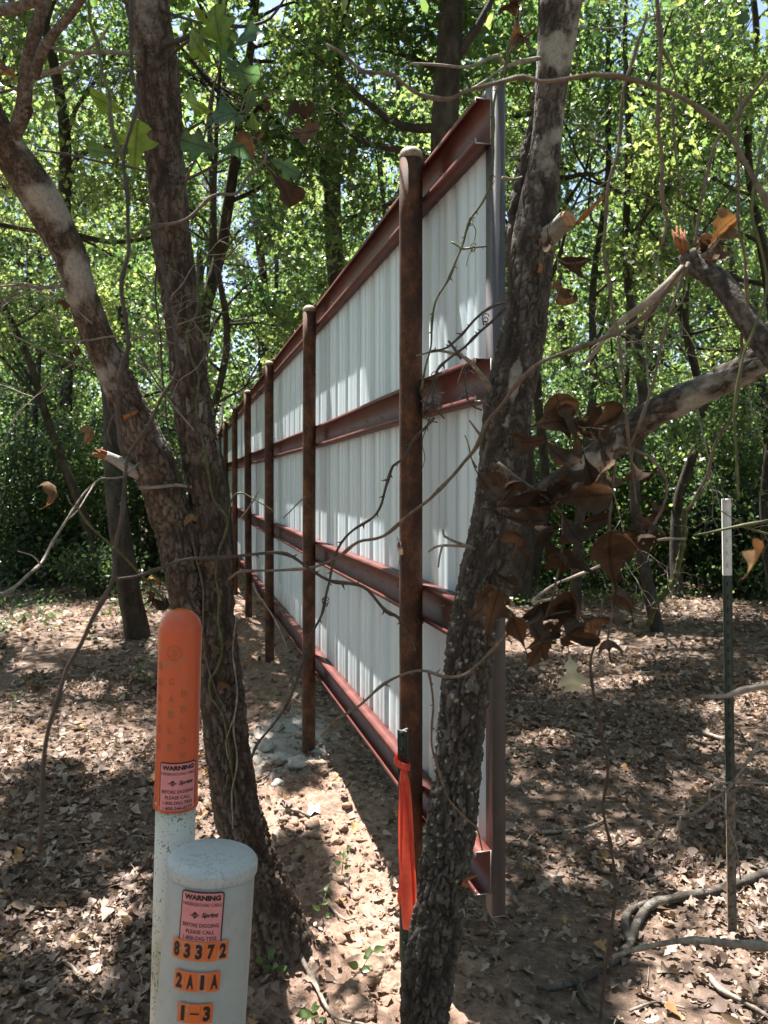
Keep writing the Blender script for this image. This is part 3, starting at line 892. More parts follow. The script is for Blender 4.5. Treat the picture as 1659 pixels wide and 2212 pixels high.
for (z0, z1) in RAILS:
    Vv, Fs = purlin(z0, z1, 0.006, T_END - .02)
    r_ = part("rail", Vv, Fs, M['redox'], fence, smooth=False)
    mb = MB()
    for t in np.arange(.14, T_END, .305):
        mb.add(*cone(fp(t, .006, (z0 + z1) / 2 + random.uniform(-.014, .014)), FN + np.array([0, 0, random.uniform(-.1, .1)]), .0042, .02, 6))
    V, Fs = mb.get()
    part("screw_tips", V, Fs, M['cutsteel'], r_, smooth=False)
    # bare edge where the near end was cut
    V, Fs = box(-.0015, 0, 0, 1, 0, 1)
    mb = MB()
    for (p0, p1, a, b_) in ((.0025, .006, z0, z1), (.006, .0545, z1 - .0035, z1), (.006, .0545, z0, z0 + .0035), (.051, .0545, z1 - .016, z1 - .0035), (.051, .0545, z0 + .0035, z0 + .016)):
        c = np.array([fp(t, p_, z) for t in (.0035, .006) for p_, z in ((p0, a), (p1, a), (p1, b_), (p0, b_))])
        mb.add(c, np.array([[0, 1, 2, 3], [4, 7, 6, 5], [0, 4, 5, 1], [1, 5, 6, 2], [2, 6, 7, 3], [3, 7, 4, 0]]))
    V, Fs = mb.get()
    part("cut_edge", V, Fs, M['cutsteel'], r_, smooth=False)
# posts
PR = .042
POFF = .0025 + PD + PR + .001
pt = [.555 + 2.406 * k for k in range(11)]
tops = [3.012, 2.945, 2.935, 2.93, 2.95, 2.93, 2.94, 2.93, 2.94, 2.93, 2.94]
for k, t in enumerate(pt):
    c = fp(t, POFF, 0)
    zg = gz(c[0], c[1])
    lean = np.array([rng.normal() * .006, 0, 0])
    zz = np.linspace(zg - .25, tops[k] - .035, 16)
    C = np.array([c + lean * (z - 1.5) + [0, 0, z] for z in zz])
    po = part("post", *tube(C, np.full(len(C), PR), 40), M['rust'], fence)
    th = np.linspace(0, math.pi / 2, 7)
    Cc = np.array([C[-1] + [0, 0, .002 + .036 * math.sin(a)] for a in th])
    rr_ = np.array([max(.002, (PR + .0015) * math.cos(a) ** .8) for a in th])
    Cc = np.concatenate([[C[-1] + [0, 0, -.008]], Cc]); rr_ = np.concatenate([[PR + .001], rr_])
    part("post_cap", *tube(Cc, rr_, 32), M['capweld'], po)
    # welds to the rails
    mb = MB()
    for (z0, z1) in RAILS:
        for zc in (z0 + .006, z1 - .006):
            for s in (-1, 1):
                w0 = c + FN * -(PR - .006) + FD * s * (PR * .45) + [0, 0, zc]
                mb.add(*tube(np.stack([w0 - [0, 0, .012], w0, w0 + [0, 0, .012]]), [.004, .007, .004], 6))
    V, Fs = mb.get()
    part("weld_beads", V, Fs, M['rust'], po)
# end trim: flange on the sheet, front face, return, hem
mb = MB()
def fbox(t0, t1, p0, p1, z0, z1):
    V, Q_ = box(0, 1, 0, 1, 0, 1)
    W = np.array([fp(t0 + (t1 - t0) * a, p0 + (p1 - p0) * b_, z0 + (z1 - z0) * c) for a, b_, c in V])
    return W, Q_
mb.add(*fbox(-.004, .052, .0008, .0022, .508, 3.010))
mb.add(*fbox(-.0055, -.004, -.0375, .0022, .508, 3.010))
mb.add(*fbox(-.004, .03, -.039, -.0375, .508, 3.010))
V, Fs = mb.get()
part("end_trim", V, Fs, M['trim'], fence, smooth=False)
mb = MB()
mb.add(*fbox(-.004, .034, -.0375, .001, .5045, .5075))
mb.add(*fbox(-.001, .030, -.036, -.002, 3.006, 3.0095))
V, Fs = mb.get()
part("trim_end_tab", V, Fs, M['cutsteel'], fence, smooth=False)
# top trim along the sheet
mb = MB()
mb.add(*fbox(.053, T_END, .0008, .0035, 2.956, 3.000))
mb.add(*fbox(.053, T_END, -.036, .0035, 3.0005, 3.002))
mb.add(*fbox(.053, T_END, -.0375, -.036, 2.93, 3.002))
V, Fs = mb.get()
part("top_trim", V, Fs, M['trim'], fence, smooth=False)

# ------------------------------------------------------------------ big foreground trunks with modelled bark
def px_path(rows, zf=None):
    """rows of (u, v, width px, z)"""
    pts = np.array([P(u, v, z) for u, v, w, z in rows])
    rad = np.array([(w if w > 16 else w * .86) * .5 * z / F for u, v, w, z in rows])
    return pts, rad

PLATES = {}; LAST = []
PLATE = [None]; FLECK = [None]
def bark_tube(rows, amp, cell, seed, sides=96, ds=.005, amp_fn=None, pale_fn=None, aspect=.40, cap=True):
    pts, rad = px_path(rows)
    C, R = smooth_path(pts, rad, ds)
    T, N, B = frames(C)
    th = np.linspace(0, 2 * np.pi, sides, endpoint=False)
    s = np.concatenate([[0], np.cumsum(np.linalg.norm(np.diff(C, axis=0), axis=1))])
    q = np.stack([np.cos(th)[None] * R[:, None], np.sin(th)[None] * R[:, None], np.repeat(s[:, None], sides, 1) * aspect], -1)
    qq = q + .015 * np.stack([fbm(q * 36 + 3, 3), fbm(q * 36 + 31, 3), fbm(q * 36 + 77, 3)], -1)
    d1, d2, idv = voro(qq / cell + seed * 13.7)
    e1, e2, _ = voro(qq / (cell * .45) + seed * 5.1)
    plate = sstep(.02, .16, d2 - d1) - .5
    small = sstep(.0, .22, e2 - e1) - .5
    furrow = sstep(.02, .17, np.abs(fbm(qq * np.array([24, 24, 13]) * .02 / cell + seed, 3))) - .5
    plate = np.minimum(plate, furrow + .1 * small)
    a = amp if amp_fn is None else amp * amp_fn(C)[:, None]
    disp = a * (plate * 1.8 + small * .3 + .9 * fbm(q * 110, 3) + .35 * (idv - .5) + .8 * fbm(q * 14, 2))
    big = R[:, None] * .07 * fbm(q * 9 + 9, 2)
    V, Fs = tube(C, np.maximum(R[:, None] + disp + big, R[:, None] * .3), sides, cap)
    PLATE[0] = np.clip((plate + .5) * (.72 + .28 * (small + .5)) * (.8 + .3 * idv + .35 * fbm(q * 130, 2)), 0, 1)
    w1, w2, widv = voro(q * np.array([1, 1, 1 / aspect * .8]) / .013 + seed * 3.3)
    FLECK[0] = np.where(widv > .80, sstep(.55, .3, w1 + .25 * fbm(q * 160, 2)), 0.0)
    pal = np.clip((idv - .80) * 4.0, 0, .75) * (fbm(q * 12 + 40, 2) * .5 + .55) if pale_fn is None else pale_fn(C, q, idv)
    pal = np.broadcast_to(pal, (len(C), sides)).ravel()
    pl = PLATE[0].ravel()
    if cap: pal = np.concatenate([pal, [0, 0]]); pl = np.concatenate([pl, [.5, .5]])
    PLATES[len(pal)] = pl
    LAST.append(pl)
    return V, Fs, pal, C, R

# left forked oak
ZL = 2.9
lt = np.array([P(612, 2120, ZL)[0], ZL, 0]); lt[2] = gz(lt[0], lt[1])
left = empty("forked_oak_tree", lt, "forked oak with furrowed brown bark rising behind the orange marker", "tree")
A = [(640, 2260, 260, 2.92), (622, 2150, 190, 2.9), (605, 2060, 150, 2.9), (578, 1959, 122, 2.9), (546, 1859, 105, 2.9), (517, 1759, 96, 2.9), (497, 1659, 90, 2.9), (480, 1506, 87, 2.9), (472, 1406, 80, 2.9),
     (462, 1306, 80, 2.9), (456, 1231, 80, 2.9), (452, 1106, 78, 2.9), (434, 980, 80, 2.9), (414, 853, 82, 2.9), (398, 703, 76, 2.9), (375, 553, 80, 2.9), (366, 480, 80, 2.88), (357, 350, 80, 2.86), (346, 250, 88, 2.84), (336, 125, 84, 2.8),
     (318, 20, 92, 2.78), (300, -60, 84, 2.75), (285, -250, 74, 2.7), (300, -500, 66, 2.75), (330, -900, 56, 2.9), (340, -1400, 42, 3.1)]
B_ = [(470, 1420, 60, 2.92), (440, 1360, 72, 2.9), (412, 1300, 76, 2.88), (395, 1231, 76, 2.86), (366, 1106, 86, 2.84), (332, 1003, 88, 2.8), (288, 903, 76, 2.76), (245, 803, 68, 2.72), (200, 703, 63, 2.66), (167, 603, 63, 2.6), (153, 553, 66, 2.58),
      (126, 500, 74, 2.55), (85, 425, 78, 2.5), (38, 352, 74, 2.45), (5, 300, 62, 2.4), (-30, 220, 56, 2.35), (-60, 80, 52, 2.3), (-90, -200, 46, 2.3), (-120, -700, 36, 2.4)]
zst = lambda C: np.clip((C[:, 2] - .3) / 2.6, 0, 1)
mb = MB()
V, Fs, pal, C1, R1 = bark_tube(A, .0052, .021, 1, amp_fn=lambda C: 1.35 - .75 * sstep(.4, 2.8, C[:, 2]),
    pale_fn=lambda C, q, idv: np.clip((idv - .78) * 3, 0, .6) * sstep(1.6, 2.0, C[:, 2])[:, None] * (1 - sstep(2.2, 2.5, C[:, 2]))[:, None] + np.clip(.55 * sstep(2.55, 2.9, C[:, 2])[:, None] * (fbm(q * 8, 2) + .55), 0, .6))
mb.add(V, Fs, pal)
V, Fs, pal, C2, R2 = bark_tube(B_, .0042, .018, 2, amp_fn=lambda C: 1.2 - .75 * sstep(1.3, 2.8, C[:, 2]),
    pale_fn=lambda C, q, idv: np.clip(sstep(1.75, 2.0, C[:, 2])[:, None] * (.25 + .6 * sstep(-.25, .45, fbm(q * np.array([7, 7, 22.]) + 4, 3)) * sstep(-.5, .3, fbm(q * 30, 2))), 0, .75))
mb.add(V, Fs, pal)
V, Fs = mb.get()
part("trunk", V, Fs, M['bark'], left, attrs={"pale": mb.attr(), "plate": np.concatenate(LAST[-2:])})

def tubes_px(lines, sides=7, ds=.02, wob=.0):
    mb = MB()
    for rows in lines:
        pts, rad = px_path(rows)
        C, R = smooth_path(pts, rad, ds)
        R = R * (1 + .12 * fbm(C * 60, 2))
        if wob: C = C + wob * np.stack([fbm(C * 9, 2), fbm(C * 9 + 9, 2), fbm(C * 9 + 20, 2)], -1)
        mb.add(*tube(C, R, sides))
    return mb

def row(pts, w0, w1, z0, z1=None):
    z1 = z0 if z1 is None else z1
    n = len(pts)
    return [(u, v, w0 + (w1 - w0) * k / (n - 1), z0 + (z1 - z0) * k / (n - 1)) for k, (u, v) in enumerate(pts)]

def branch_part(name, lines, mat, root, pale=.35, **kw):
    for l_ in lines:
        V, Fs = tubes_px([l_], **kw).get()
        o = part(name, V, Fs, mat, root, attrs={"pale": np.full(len(V), pale)})
    return o
branch_part("branch", [row([(10, 320), (35, 280), (50, 235), (55, 175), (62, 120), (78, 60), (98, -5), (120, -90)], 36, 26, 2.42, 2.2)], M['bark'], left, sides=12)
branch_part("branch", [row([(75, 165), (90, 115), (115, 75), (145, 40), (178, -5), (210, -60)], 24, 16, 2.25, 2.0)], M['bark'], left, sides=10)
branch_part("branch", [row([(-20, 24), (40, 16), (80, -3), (130, -40)], 26, 18, 1.7, 1.6)], M['bark'], left, sides=10)
branch_part("branch", [row([(300, 112), (275, 115), (215, 112), (165, 115), (115, 103), (60, 95)], 12, 7, 2.7, 2.4), row([(90, 160), (130, 146), (170, 122), (215, 86), (238, 52)], 11, 6, 2.3, 2.2),
                       row([(0, 200), (45, 188), (110, 160), (170, 152)], 8, 5, 2.4)], M['twig'], left)
branch_part("branch", [row([(352, 100), (400, 82), (450, 62), (472, 46), (476, 0), (480, -40)], 15, 7, 2.72, 2.5), row([(466, 52), (525, 57), (575, 45), (600, 20), (625, -20)], 10, 5, 2.5, 2.3),
                       row([(362, 128), (380, 110), (400, 94), (420, 78)], 9, 7, 2.7, 2.6), row([(345, 22), (400, 40), (450, 53)], 8, 6, 2.75, 2.55), row([(488, 62), (485, 30), (490, 0), (492, -30)], 7, 5, 2.5),
                       row([(395, 392), (440, 370), (485, 345), (515, 330)], 9, 5, 2.75, 2.4), row([(390, 290), (425, 270), (440, 262)], 9, 6, 2.75, 2.6)], M['vine_dark'], left)
br = branch_part("broken_stub", [row([(300, 1024), (285, 1016), (255, 996), (228, 984)], 30, 20, 2.78, 2.72)], M['bark'], left, pale=.75, sides=12)
mb = MB()
for k in range(9):
    e = np.array(P(216 - random.uniform(0, 18), 978 + random.uniform(-9, 9), 2.70))
    s = np.array(P(234, 987 + (k - 4) * 1.6, 2.72))
    mb.add(*tube(np.stack([s, (s + e) / 2, e]), [.006, .005, .001], 5))
V, Fs = mb.get(); part("torn_wood", V, Fs, M['torn'], br)
branch_part("dead_stick", [row([(300, 1054), (340, 1052), (380, 1048), (414, 1052)], 9, 8, 2.72, 2.78), row([(300, 1000), (265, 1030), (215, 1035), (195, 1060), (170, 1100), (150, 1120)], 6, 4, 2.7, 2.4)], M['twig'], left)
branch_part("dead_stick", [row([(140, 618), (90, 622), (40, 616), (-10, 620)], 10, 5, 2.55, 2.4), row([(90, 630), (60, 615), (20, 612)], 5, 3, 2.5, 2.4), row([(125, 735), (190, 735), (245, 727), (330, 732), (400, 748)], 5, 5, 2.5, 2.75), row([(20, 720), (80, 750), (140, 775), (200, 800)], 4, 4, 2.4, 2.6),
                           row([(290, 680), (330, 700), (345, 790), (310, 800), (300, 760)], 4, 3, 2.5), row([(290, 770), (330, 800), (370, 870), (420, 930)], 4, 4, 2.6)], M['twig'], left)
# stripped leaf scar
sc_ = branch_part("bark_wound", [row([(267, 902), (285, 895), (298, 888)], 14, 8, 2.70, 2.70)], M['torn'], left, pale=0, sides=8)

# right lichened oak
rt = np.array([P(900, 2400, 2.3)[0], 2.3, 0]); rt[2] = gz(rt[0], rt[1])
right = empty("lichened_oak_tree", rt, "leaning oak with rough lichen flecked bark growing in front of the fence end", "tree")
RA = [(893, 2500, 170, 2.32), (900, 2400, 135, 2.31), (908, 2300, 112, 2.30), (917, 2209, 101, 2.3), (924, 2109, 105, 2.3), (942, 2009, 105, 2.3), (957, 1909, 105, 2.3), (973, 1809, 102, 2.3), (984, 1709, 95, 2.3), (996, 1556, 93, 2.3),
      (1010, 1456, 95, 2.3), (1022, 1356, 95, 2.3), (1043, 1256, 98, 2.3), (1065, 1156, 98, 2.3), (1081, 1053, 100, 2.3), (1090, 953, 99, 2.3), (1103, 853, 100, 2.3), (1124, 753, 98, 2.3), (1140, 653, 92, 2.3),
      (1149, 553, 92, 2.3), (1162, 450, 84, 2.3), (1175, 350, 66, 2.29), (1185, 250, 62, 2.28), (1195, 150, 72, 2.27), (1206, 50, 85, 2.26), (1214, -30, 92, 2.25), (1235, -200, 84, 2.25), (1250, -500, 70, 2.3), (1240, -900, 60, 2.4), (1270, -1500, 42, 2.6)]
RB = [(1132, 640, 50, 2.36), (1128, 540, 58, 2.36), (1132, 460, 54, 2.36), (1140, 390, 48, 2.36), (1153, 310, 40, 2.37), (1168, 220, 34, 2.38), (1182, 120, 30, 2.4), (1190, 0, 30, 2.42), (1170, -200, 28, 2.5), (1120, -600, 22, 2.7)]
mb = MB()
def rpale(C, q, idv):
    z = C[:, 2][:, None]
    low = .72 * FLECK[0] * sstep(-.35, .1, fbm(q * 9 + 3, 2)) * sstep(.3, .6, z) * (1 - sstep(1.45, 1.75, z))
    mid = .45 * FLECK[0] * sstep(1.5, 1.7, z) * (1 - sstep(2.3, 2.5, z)) + .6 * sstep(.25, .45, fbm(q * 14 + 80, 3)) * sstep(1.7, 1.9, z)
    hi = sstep(2.38, 2.75, z) * (.22 + .55 * sstep(-.3, .35, fbm(q * np.array([14, 14, 30.]) + 60, 4)))
    return np.clip(low + mid + hi, 0, .85)
V, Fs, pal, C3, R3 = bark_tube(RA, .0060, .017, 3, amp_fn=lambda C: 1.15 - .45 * sstep(1.2, 1.8, C[:, 2]) - .52 * sstep(2.25, 2.6, C[:, 2]), pale_fn=rpale)
mb.add(V, Fs, pal)
V, Fs, pal, C4, R4 = bark_tube(RB, .007, .022, 4, sides=48, ds=.009, pale_fn=lambda C, q, idv: np.zeros_like(idv))
mb.add(V, Fs, pal)
V, Fs = mb.get()
part("trunk", V, Fs, M['bark_dark'], right, attrs={"pale": mb.attr(), "plate": np.concatenate(LAST[-2:])})
LM = [(1085, 1120, 60, 2.3), (1120, 1100, 62, 2.29), (1155, 1083, 58, 2.27), (1220, 1038, 52, 2.22), (1280, 993, 54, 2.17), (1355, 938, 56, 2.1), (1405, 898, 56, 2.06), (1480, 858, 60, 2.0), (1580, 813, 60, 1.94), (1650, 773, 62, 1.9), (1720, 730, 62, 1.88), (1850, 650, 60, 1.85)]
V, Fs, pal, C5, R5 = bark_tube(LM, .0032, .02, 5, sides=56, ds=.008, pale_fn=lambda C, q, idv: np.clip(sstep(.05, .45, C[:, 0])[:, None] * (.18 + .6 * sstep(-.3, .4, fbm(q * np.array([16, 16, 24.]) + 8, 4))), 0, .8))
limb = part("limb", V, Fs, M['bark_dark'], right, attrs={"pale": pal, "plate": LAST[-1]})
V, Fs, pal, C6, R6 = bark_tube([(1160, 545, 46, 2.3), (1178, 520, 44, 2.27), (1205, 493, 40, 2.22), (1228, 472, 38, 2.18)], .002, .02, 6, sides=40, pale_fn=lambda C, q, idv: .55 + 0 * idv, cap=False)
stub = part("sawn_stub", V, Fs, M['bark_dark'], right, attrs={"pale": pal, "plate": LAST[-1]})
T_ = (C6[-1] - C6[-3]); T_ /= np.linalg.norm(T_)
V, Fs = tube(np.stack([C6[-1] - T_ * .004, C6[-1] + T_ * .002, C6[-1] + T_ * .0035]), [R6[-1] * .98, R6[-1] * .99, R6[-1] * .8], 28)
part("sawn_face", V, Fs, M['cutwood'], stub, smooth=False)
mb = MB()
for k in range(7):
    rows = row([(1246 + k * .8, 486 - k * 1.2), (1262 + k, 462 + k), (1283, 441 + k * 1.2), (1306 + 2 * math.sin(k), 416 + k * 2)], 9 - k * .5, 2, 2.2, 2.16)
    p_, r_ = px_path(rows); c_, r2 = smooth_path(p_, r_, .01); mb.add(*tube(c_, r2, 6))
V, Fs = mb.get(); part("torn_wood", V, Fs, M['torn'], stub)
branch_part("branch", [row([(1165, 126), (1130, 132), (1090, 142), (1075, 120), (1045, 132), (1005, 145), (945, 140), (885, 137)], 12, 6, 2.24, 1.9), row([(1090, 142), (1060, 165), (1030, 185), (1000, 200)], 6, 5, 2.1, 1.7)], M['twig'], right)
branch_part("dead_stub", [row([(1062, 843), (1050, 825), (1030, 798), (1005, 773), (975, 763), (947, 758), (900, 768)], 17, 4, 2.28, 2.1), row([(1000, 770), (985, 755), (972, 738)], 6, 3, 2.17)], M['twig'], right, sides=9)
branch_part("dead_stub", [row([(1026, 1186), (1010, 1180), (985, 1171), (960, 1158), (957, 1144)], 12, 4, 2.27, 2.15), row([(1005, 1180), (960, 1178), (940, 1182), (926, 1192)], 8, 5, 2.24, 2.15), row([(956, 1178), (950, 1200), (947, 1226)], 6, 4, 2.17)], M['twig'], right, sides=8)
branch_part("dead_stub", [row([(1042, 945), (1030, 930), (1014, 908)], 10, 4, 2.27, 2.2), row([(1030, 1010), (1018, 990), (1012, 960), (1004, 940)], 5, 3, 2.26, 2.2), row([(1128, 382), (1110, 388), (1085, 384)], 6, 9, 2.3, 2.28)], M['twig'], right)
branch_part("bark_wound", [row([(1002, 1902), (1018, 1896), (1030, 1890)], 10, 3, 2.235, 2.21), row([(998, 1908), (1006, 1912), (1012, 1916)], 16, 8, 2.235, 2.23), row([(1165, 590), (1168, 575), (1160, 560)], 14, 6, 2.245)], M['torn'], right, pale=0)

# crowns of the two near oaks, high above the picture
def near_crown(root, top_pts, seed, n, cx):
    g = np.random.default_rng(seed); mb = MB(); tw = []
    for q0 in top_pts:
        for k in range(8):
            az = g.random() * 6.28; el = math.radians(g.uniform(15, 60)); ln = g.uniform(1.2, 2.4)
            d = np.array([math.cos(az) * math.cos(el), math.sin(az) * math.cos(el), math.sin(el)]) + cx
            e = q0 + d * ln
            C, R = smooth_path([q0, (q0 + e) / 2 + g.normal(size=3) * .15, e], [.022, .014, .006], .15)
            mb.add(*tube(C, R, 6))
            for s in range(6):
                q = C[int(g.uniform(.35, 1) * (len(C) - 1))]
                tw.append(q + (g.normal(size=3) * .45) * np.linspace(.2, 1, 5)[:, None])
    tw = np.concatenate(tw); tw = tw[tw[:, 2] > 3.9]
    V, Fs = mb.get(); part("upper_branches", V, Fs, M['bark_far'], root, attrs={"pale": np.zeros(len(V))})
    V, Fs, r_ = leaf_cloud(tw, n, .10, g, .2)
    part("crown", V, Fs, M['green'], root, attrs={"rnd": r_}, smooth=False)
near_crown(left, [C1[-1], C1[-60], C2[-1]], 21, 4200, np.array([-.1, .5, .1]))
near_crown(right, [C3[-1], C3[-70], C4[-1]], 22, 4500, np.array([.2, .5, .1]))

# ------------------------------------------------------------------ vines, dead branches
def thorny(name, lines, mat, label, cat="vine", thorns=True, group=None, every=.055, curl=None, ds=.012, wob=.004, sides=7, tl=3.6, extra=None, torn=None):
    mb = MB()
    first = None
    for li, rows in enumerate(lines):
        pts, rad = px_path(rows)
        C, R = smooth_path(pts, rad, ds)
        s = np.arange(len(C))
        C = C + wob * np.stack([fbm(C * 11 + 2, 2), fbm(C * 11 + 19, 2), fbm(C * 11 + 40, 2)], -1)
        # knuckles at the joints
        k_ = max(3, int(.11 / ds))
        zz_ = np.interp(s, np.arange(0, len(C) + k_, k_), np.resize([1., -1.], len(np.arange(0, len(C) + k_, k_))) * np.random.default_rng(li + len(C)).uniform(.3, 1.2, len(np.arange(0, len(C) + k_, k_))))
        C = C + (zz_ * min(.004, 1.1 * R.mean()))[:, None] * np.array([.8, .3, .5])
        R = R * (1 + .45 * np.exp(-(((s + 4 * li) % k_) - k_ / 2) ** 2 / 1.2) + .10 * fbm(C * 50, 2))
        if first is None: first = C[0]
        mb.add(*tube(C, R, sides))
        if thorns:
            st = max(2, int(every / ds))
            for j in range(2, len(C) - 2, st):
                j = min(len(C) - 2, j + random.randrange(0, 3))
                t = C[j + 1] - C[j]; t /= np.linalg.norm(t)
                d = np.cross(t, np.array([random.gauss(0, .5), 1, random.gauss(0, .5)])); d /= np.linalg.norm(d)
                if random.random() < .5: d = -d
                mb.add(*cone(C[j] + d * R[j] * .5, d + t * .5, R[j] * .75, R[j] * tl, 5))
    for (u, v, z, rr) in (curl or []):
        c = P(u, v, z); n = 26
        a = np.linspace(0, 2 * np.pi * 2.6, n)
        r0 = rr * z / F
        C = c + np.stack([np.cos(a) * r0 * np.linspace(1, .45, n), np.linspace(-1, 1, n) * r0 * .8, np.sin(a) * r0 * np.linspace(1.1, .5, n) + np.linspace(.6, -1.2, n) * r0], -1)
        mb.add(*tube(C, np.full(n, 1.1 * z / F), 5))
    V, Fs = mb.get()
    o = solo(name, V, Fs, mat, first, label, cat, group)
    return o

G1 = "thorny vines hanging in front of the fence and trunks"
thorny("thorny_vine", [row([(284, -30), (282, 10), (288, 150), (300, 210), (285, 265), (262, 345), (272, 425), (275, 500), (275, 553), (260, 628), (277, 743), (265, 803), (262, 953), (270, 985)], 9, 11, 1.15, 1.1),
                        row([(345, 553), (367, 668), (382, 718), (385, 803), (350, 863), (320, 923), (285, 970), (272, 1003), (265, 1106), (245, 1181), (240, 1251), (200, 1331), (175, 1396), (145, 1446), (130, 1506), (100, 1586), (87, 1659), (90, 1759), (85, 1836)], 8, 12, 1.15, 1.05),
                        row([(330, 440), (340, 500), (345, 553)], 5, 7, 1.15)],
       M['vine_dark'], "long dark vine hanging in the left foreground, its tip low over the leaf litter", every=.05, tl=1.8, group=G1)
thorny("thorny_vine", [row([(190, -10), (197, 50), (215, 95), (225, 155), (240, 200), (238, 260), (248, 310), (262, 350)], 8, 11, 1.12)], M['vine_green'], "short green and orange budded stem hanging at the top left", every=.035, tl=1.9, group=G1)
thorny("thorny_vine", [row([(78, 326), (150, 335), (210, 348), (255, 356), (315, 372)], 6, 5, 1.6)], M['vine_dark'], "straight dark twig crossing the forked oak high on the left", every=.03, tl=1.5, group=G1)
thorny("thorny_vine", [row([(286, 512), (330, 490), (400, 475), (455, 425), (505, 420), (530, 390), (570, 350), (577, 325)], 9, 6, 1.5, 1.7)], M['vine'], "brown budded twig rising right across the upright oak stem to brown leaves", every=.05, tl=1.5, group=G1)
thorny("thorny_vine", [row([(250, 1256), (300, 1246), (350, 1228), (400, 1211), (480, 1206), (565, 1196), (620, 1198), (670, 1228), (710, 1251), (780, 1268), (830, 1321), (860, 1336), (882, 1376), (895, 1406)], 8, 8, 1.4, 1.7)], M['vine_dark'],
       "dark thorny vine arching level across the first oak and the second post", every=.05, tl=3.2, group=G1)
thorny("thorny_vine", [row([(490, 1255), (520, 1236), (575, 1233), (660, 1228), (700, 1216), (735, 1196), (775, 1166), (830, 1156), (890, 1106), (930, 1078), (990, 1018), (1005, 998), (1030, 963), (1050, 913), (1080, 878), (1110, 833), (1150, 793), (1190, 773), (1280, 743), (1370, 698), (1430, 640), (1478, 575)], 6, 11, 1.75, 1.3)], M['vine'],
       "long tan branch sweeping from the fence rail up across the lichened oak", thorns=False, group=G1)
thorny("thorny_vine", [row([(1097, 90), (1095, 135), (1075, 195), (1065, 250), (1063, 350), (1060, 390), (1045, 435), (1017, 475), (1002, 525), (990, 553), (972, 598), (942, 653), (932, 703), (929, 748), (918, 790), (912, 840)], 7, 5, 1.9),
                        row([(1000, 540), (1030, 536), (1056, 534)], 4, 5, 1.9), row([(975, 525), (990, 533), (1000, 540)], 5, 4, 1.9), row([(1018, 480), (1030, 500), (1024, 530), (1012, 560), (1010, 575)], 2, 1.5, 1.88)], M['vine_green'],
       "green thorny vine hanging down the near end of the white sheet", every=.045, curl=[(1018, 478, 1.9, 6), (1022, 535, 1.9, 6), (1062, 390, 1.9, 7)], group=G1)
thorny("thorny_vine", [row([(1094, 653), (1045, 673), (995, 723), (960, 753), (932, 760)], 7, 5, 2.1, 1.95), row([(1090, 668), (1045, 708), (1005, 748), (950, 793), (937, 830), (935, 880)], 7, 6, 2.1, 1.95), row([(995, 775), (975, 745), (968, 735)], 7, 4, 2.0),
                        row([(905, 868), (930, 880), (960, 905)], 6, 4, 1.95), row([(945, 800), (925, 850), (915, 900), (945, 912)], 4, 3, 1.95), row([(930, 890), (912, 950), (918, 990), (905, 1030)], 2.5, 1.6, 1.95), row([(1002, 790), (1005, 830), (1015, 870), (1042, 885)], 6, 3, 2.0)], M['vine_dark'],
       "pair of dark thorny stems tangled around the first post beside the oak's dead stub", every=.04, curl=[(915, 845, 1.95, 9), (938, 815, 1.95, 8), (920, 890, 1.95, 9), (1048, 690, 2.05, 8), (940, 870, 1.95, 7)], group=G1)
thorny("thorny_vine", [row([(937, 903), (895, 948), (870, 993), (850, 1008), (832, 1053), (810, 1111), (755, 1151), (725, 1196), (710, 1261), (695, 1326), (670, 1371), (655, 1431), (620, 1521), (590, 1566), (555, 1606), (540, 1641)], 7, 6, 1.9, 1.95)], M['vine_dark'],
       "dark thorny vine trailing down left from the first post past the second post", every=.04, curl=[(703, 1300, 1.92, 8), (660, 1415, 1.93, 8), (622, 1528, 1.94, 7)], group=G1)
thorny("thorny_vine", [row([(690, 1592), (725, 1556), (780, 1521), (829, 1476), (885, 1453), (925, 1451), (960, 1461), (995, 1458), (1030, 1436), (1065, 1401), (1100, 1366), (1150, 1330)], 6, 8, 1.7, 1.5), row([(925, 1451), (937, 1521), (932, 1606), (942, 1659), (965, 1720), (1000, 1760), (1030, 1790), (1040, 1840)], 6, 4, 1.7, 1.8)], M['vine'],
       "low thorny vine looping across the foot of the first post and the lichened oak", every=.05, group=G1)
thorny("dead_branch", [row([(700, 95), (740, 118), (785, 155), (829, 160), (855, 165), (890, 195), (930, 212), (975, 217), (1005, 200), (1050, 185), (1130, 162), (1170, 172), (1230, 167), (1285, 159), (1350, 165), (1405, 182), (1475, 212), (1530, 245), (1570, 280), (1600, 325), (1630, 380), (1660, 440), (1690, 520)], 8, 13, 1.15, 1.0)], M['vine'],
       "long thin bare branch arching across the top right in front of the oak", "branch", False)
G2 = "bare hanging vines at the right"
thorny("hanging_vine", [row([(1395, 30), (1387, 65), (1370, 125), (1352, 180), (1340, 280), (1330, 340), (1312, 400), (1310, 475), (1306, 553), (1315, 603), (1322, 678), (1335, 728), (1350, 843), (1353, 903), (1360, 963), (1370, 1028), (1375, 1090)], 7.9, 6.5, 1.3)], M['vine'], "bare vine hanging through the big brown leaves, nearest the lichened oak", every=.09, tl=2, group=G2)
thorny("hanging_vine", [row([(1418, -20), (1430, 100), (1425, 200), (1422, 275), (1427, 350), (1430, 425), (1442, 480), (1430, 530)], 10.8, 7.9, 1.2), row([(1428, 100), (1455, 150), (1460, 200), (1445, 235), (1425, 260)], 6.5, 5.0, 1.2), row([(1450, 220), (1455, 300), (1465, 370), (1475, 430)], 5.8, 3.6, 1.25)], M['vine'], "thick grey bare vine hanging from the top, left of the torn branch", thorns=False, group=G2)
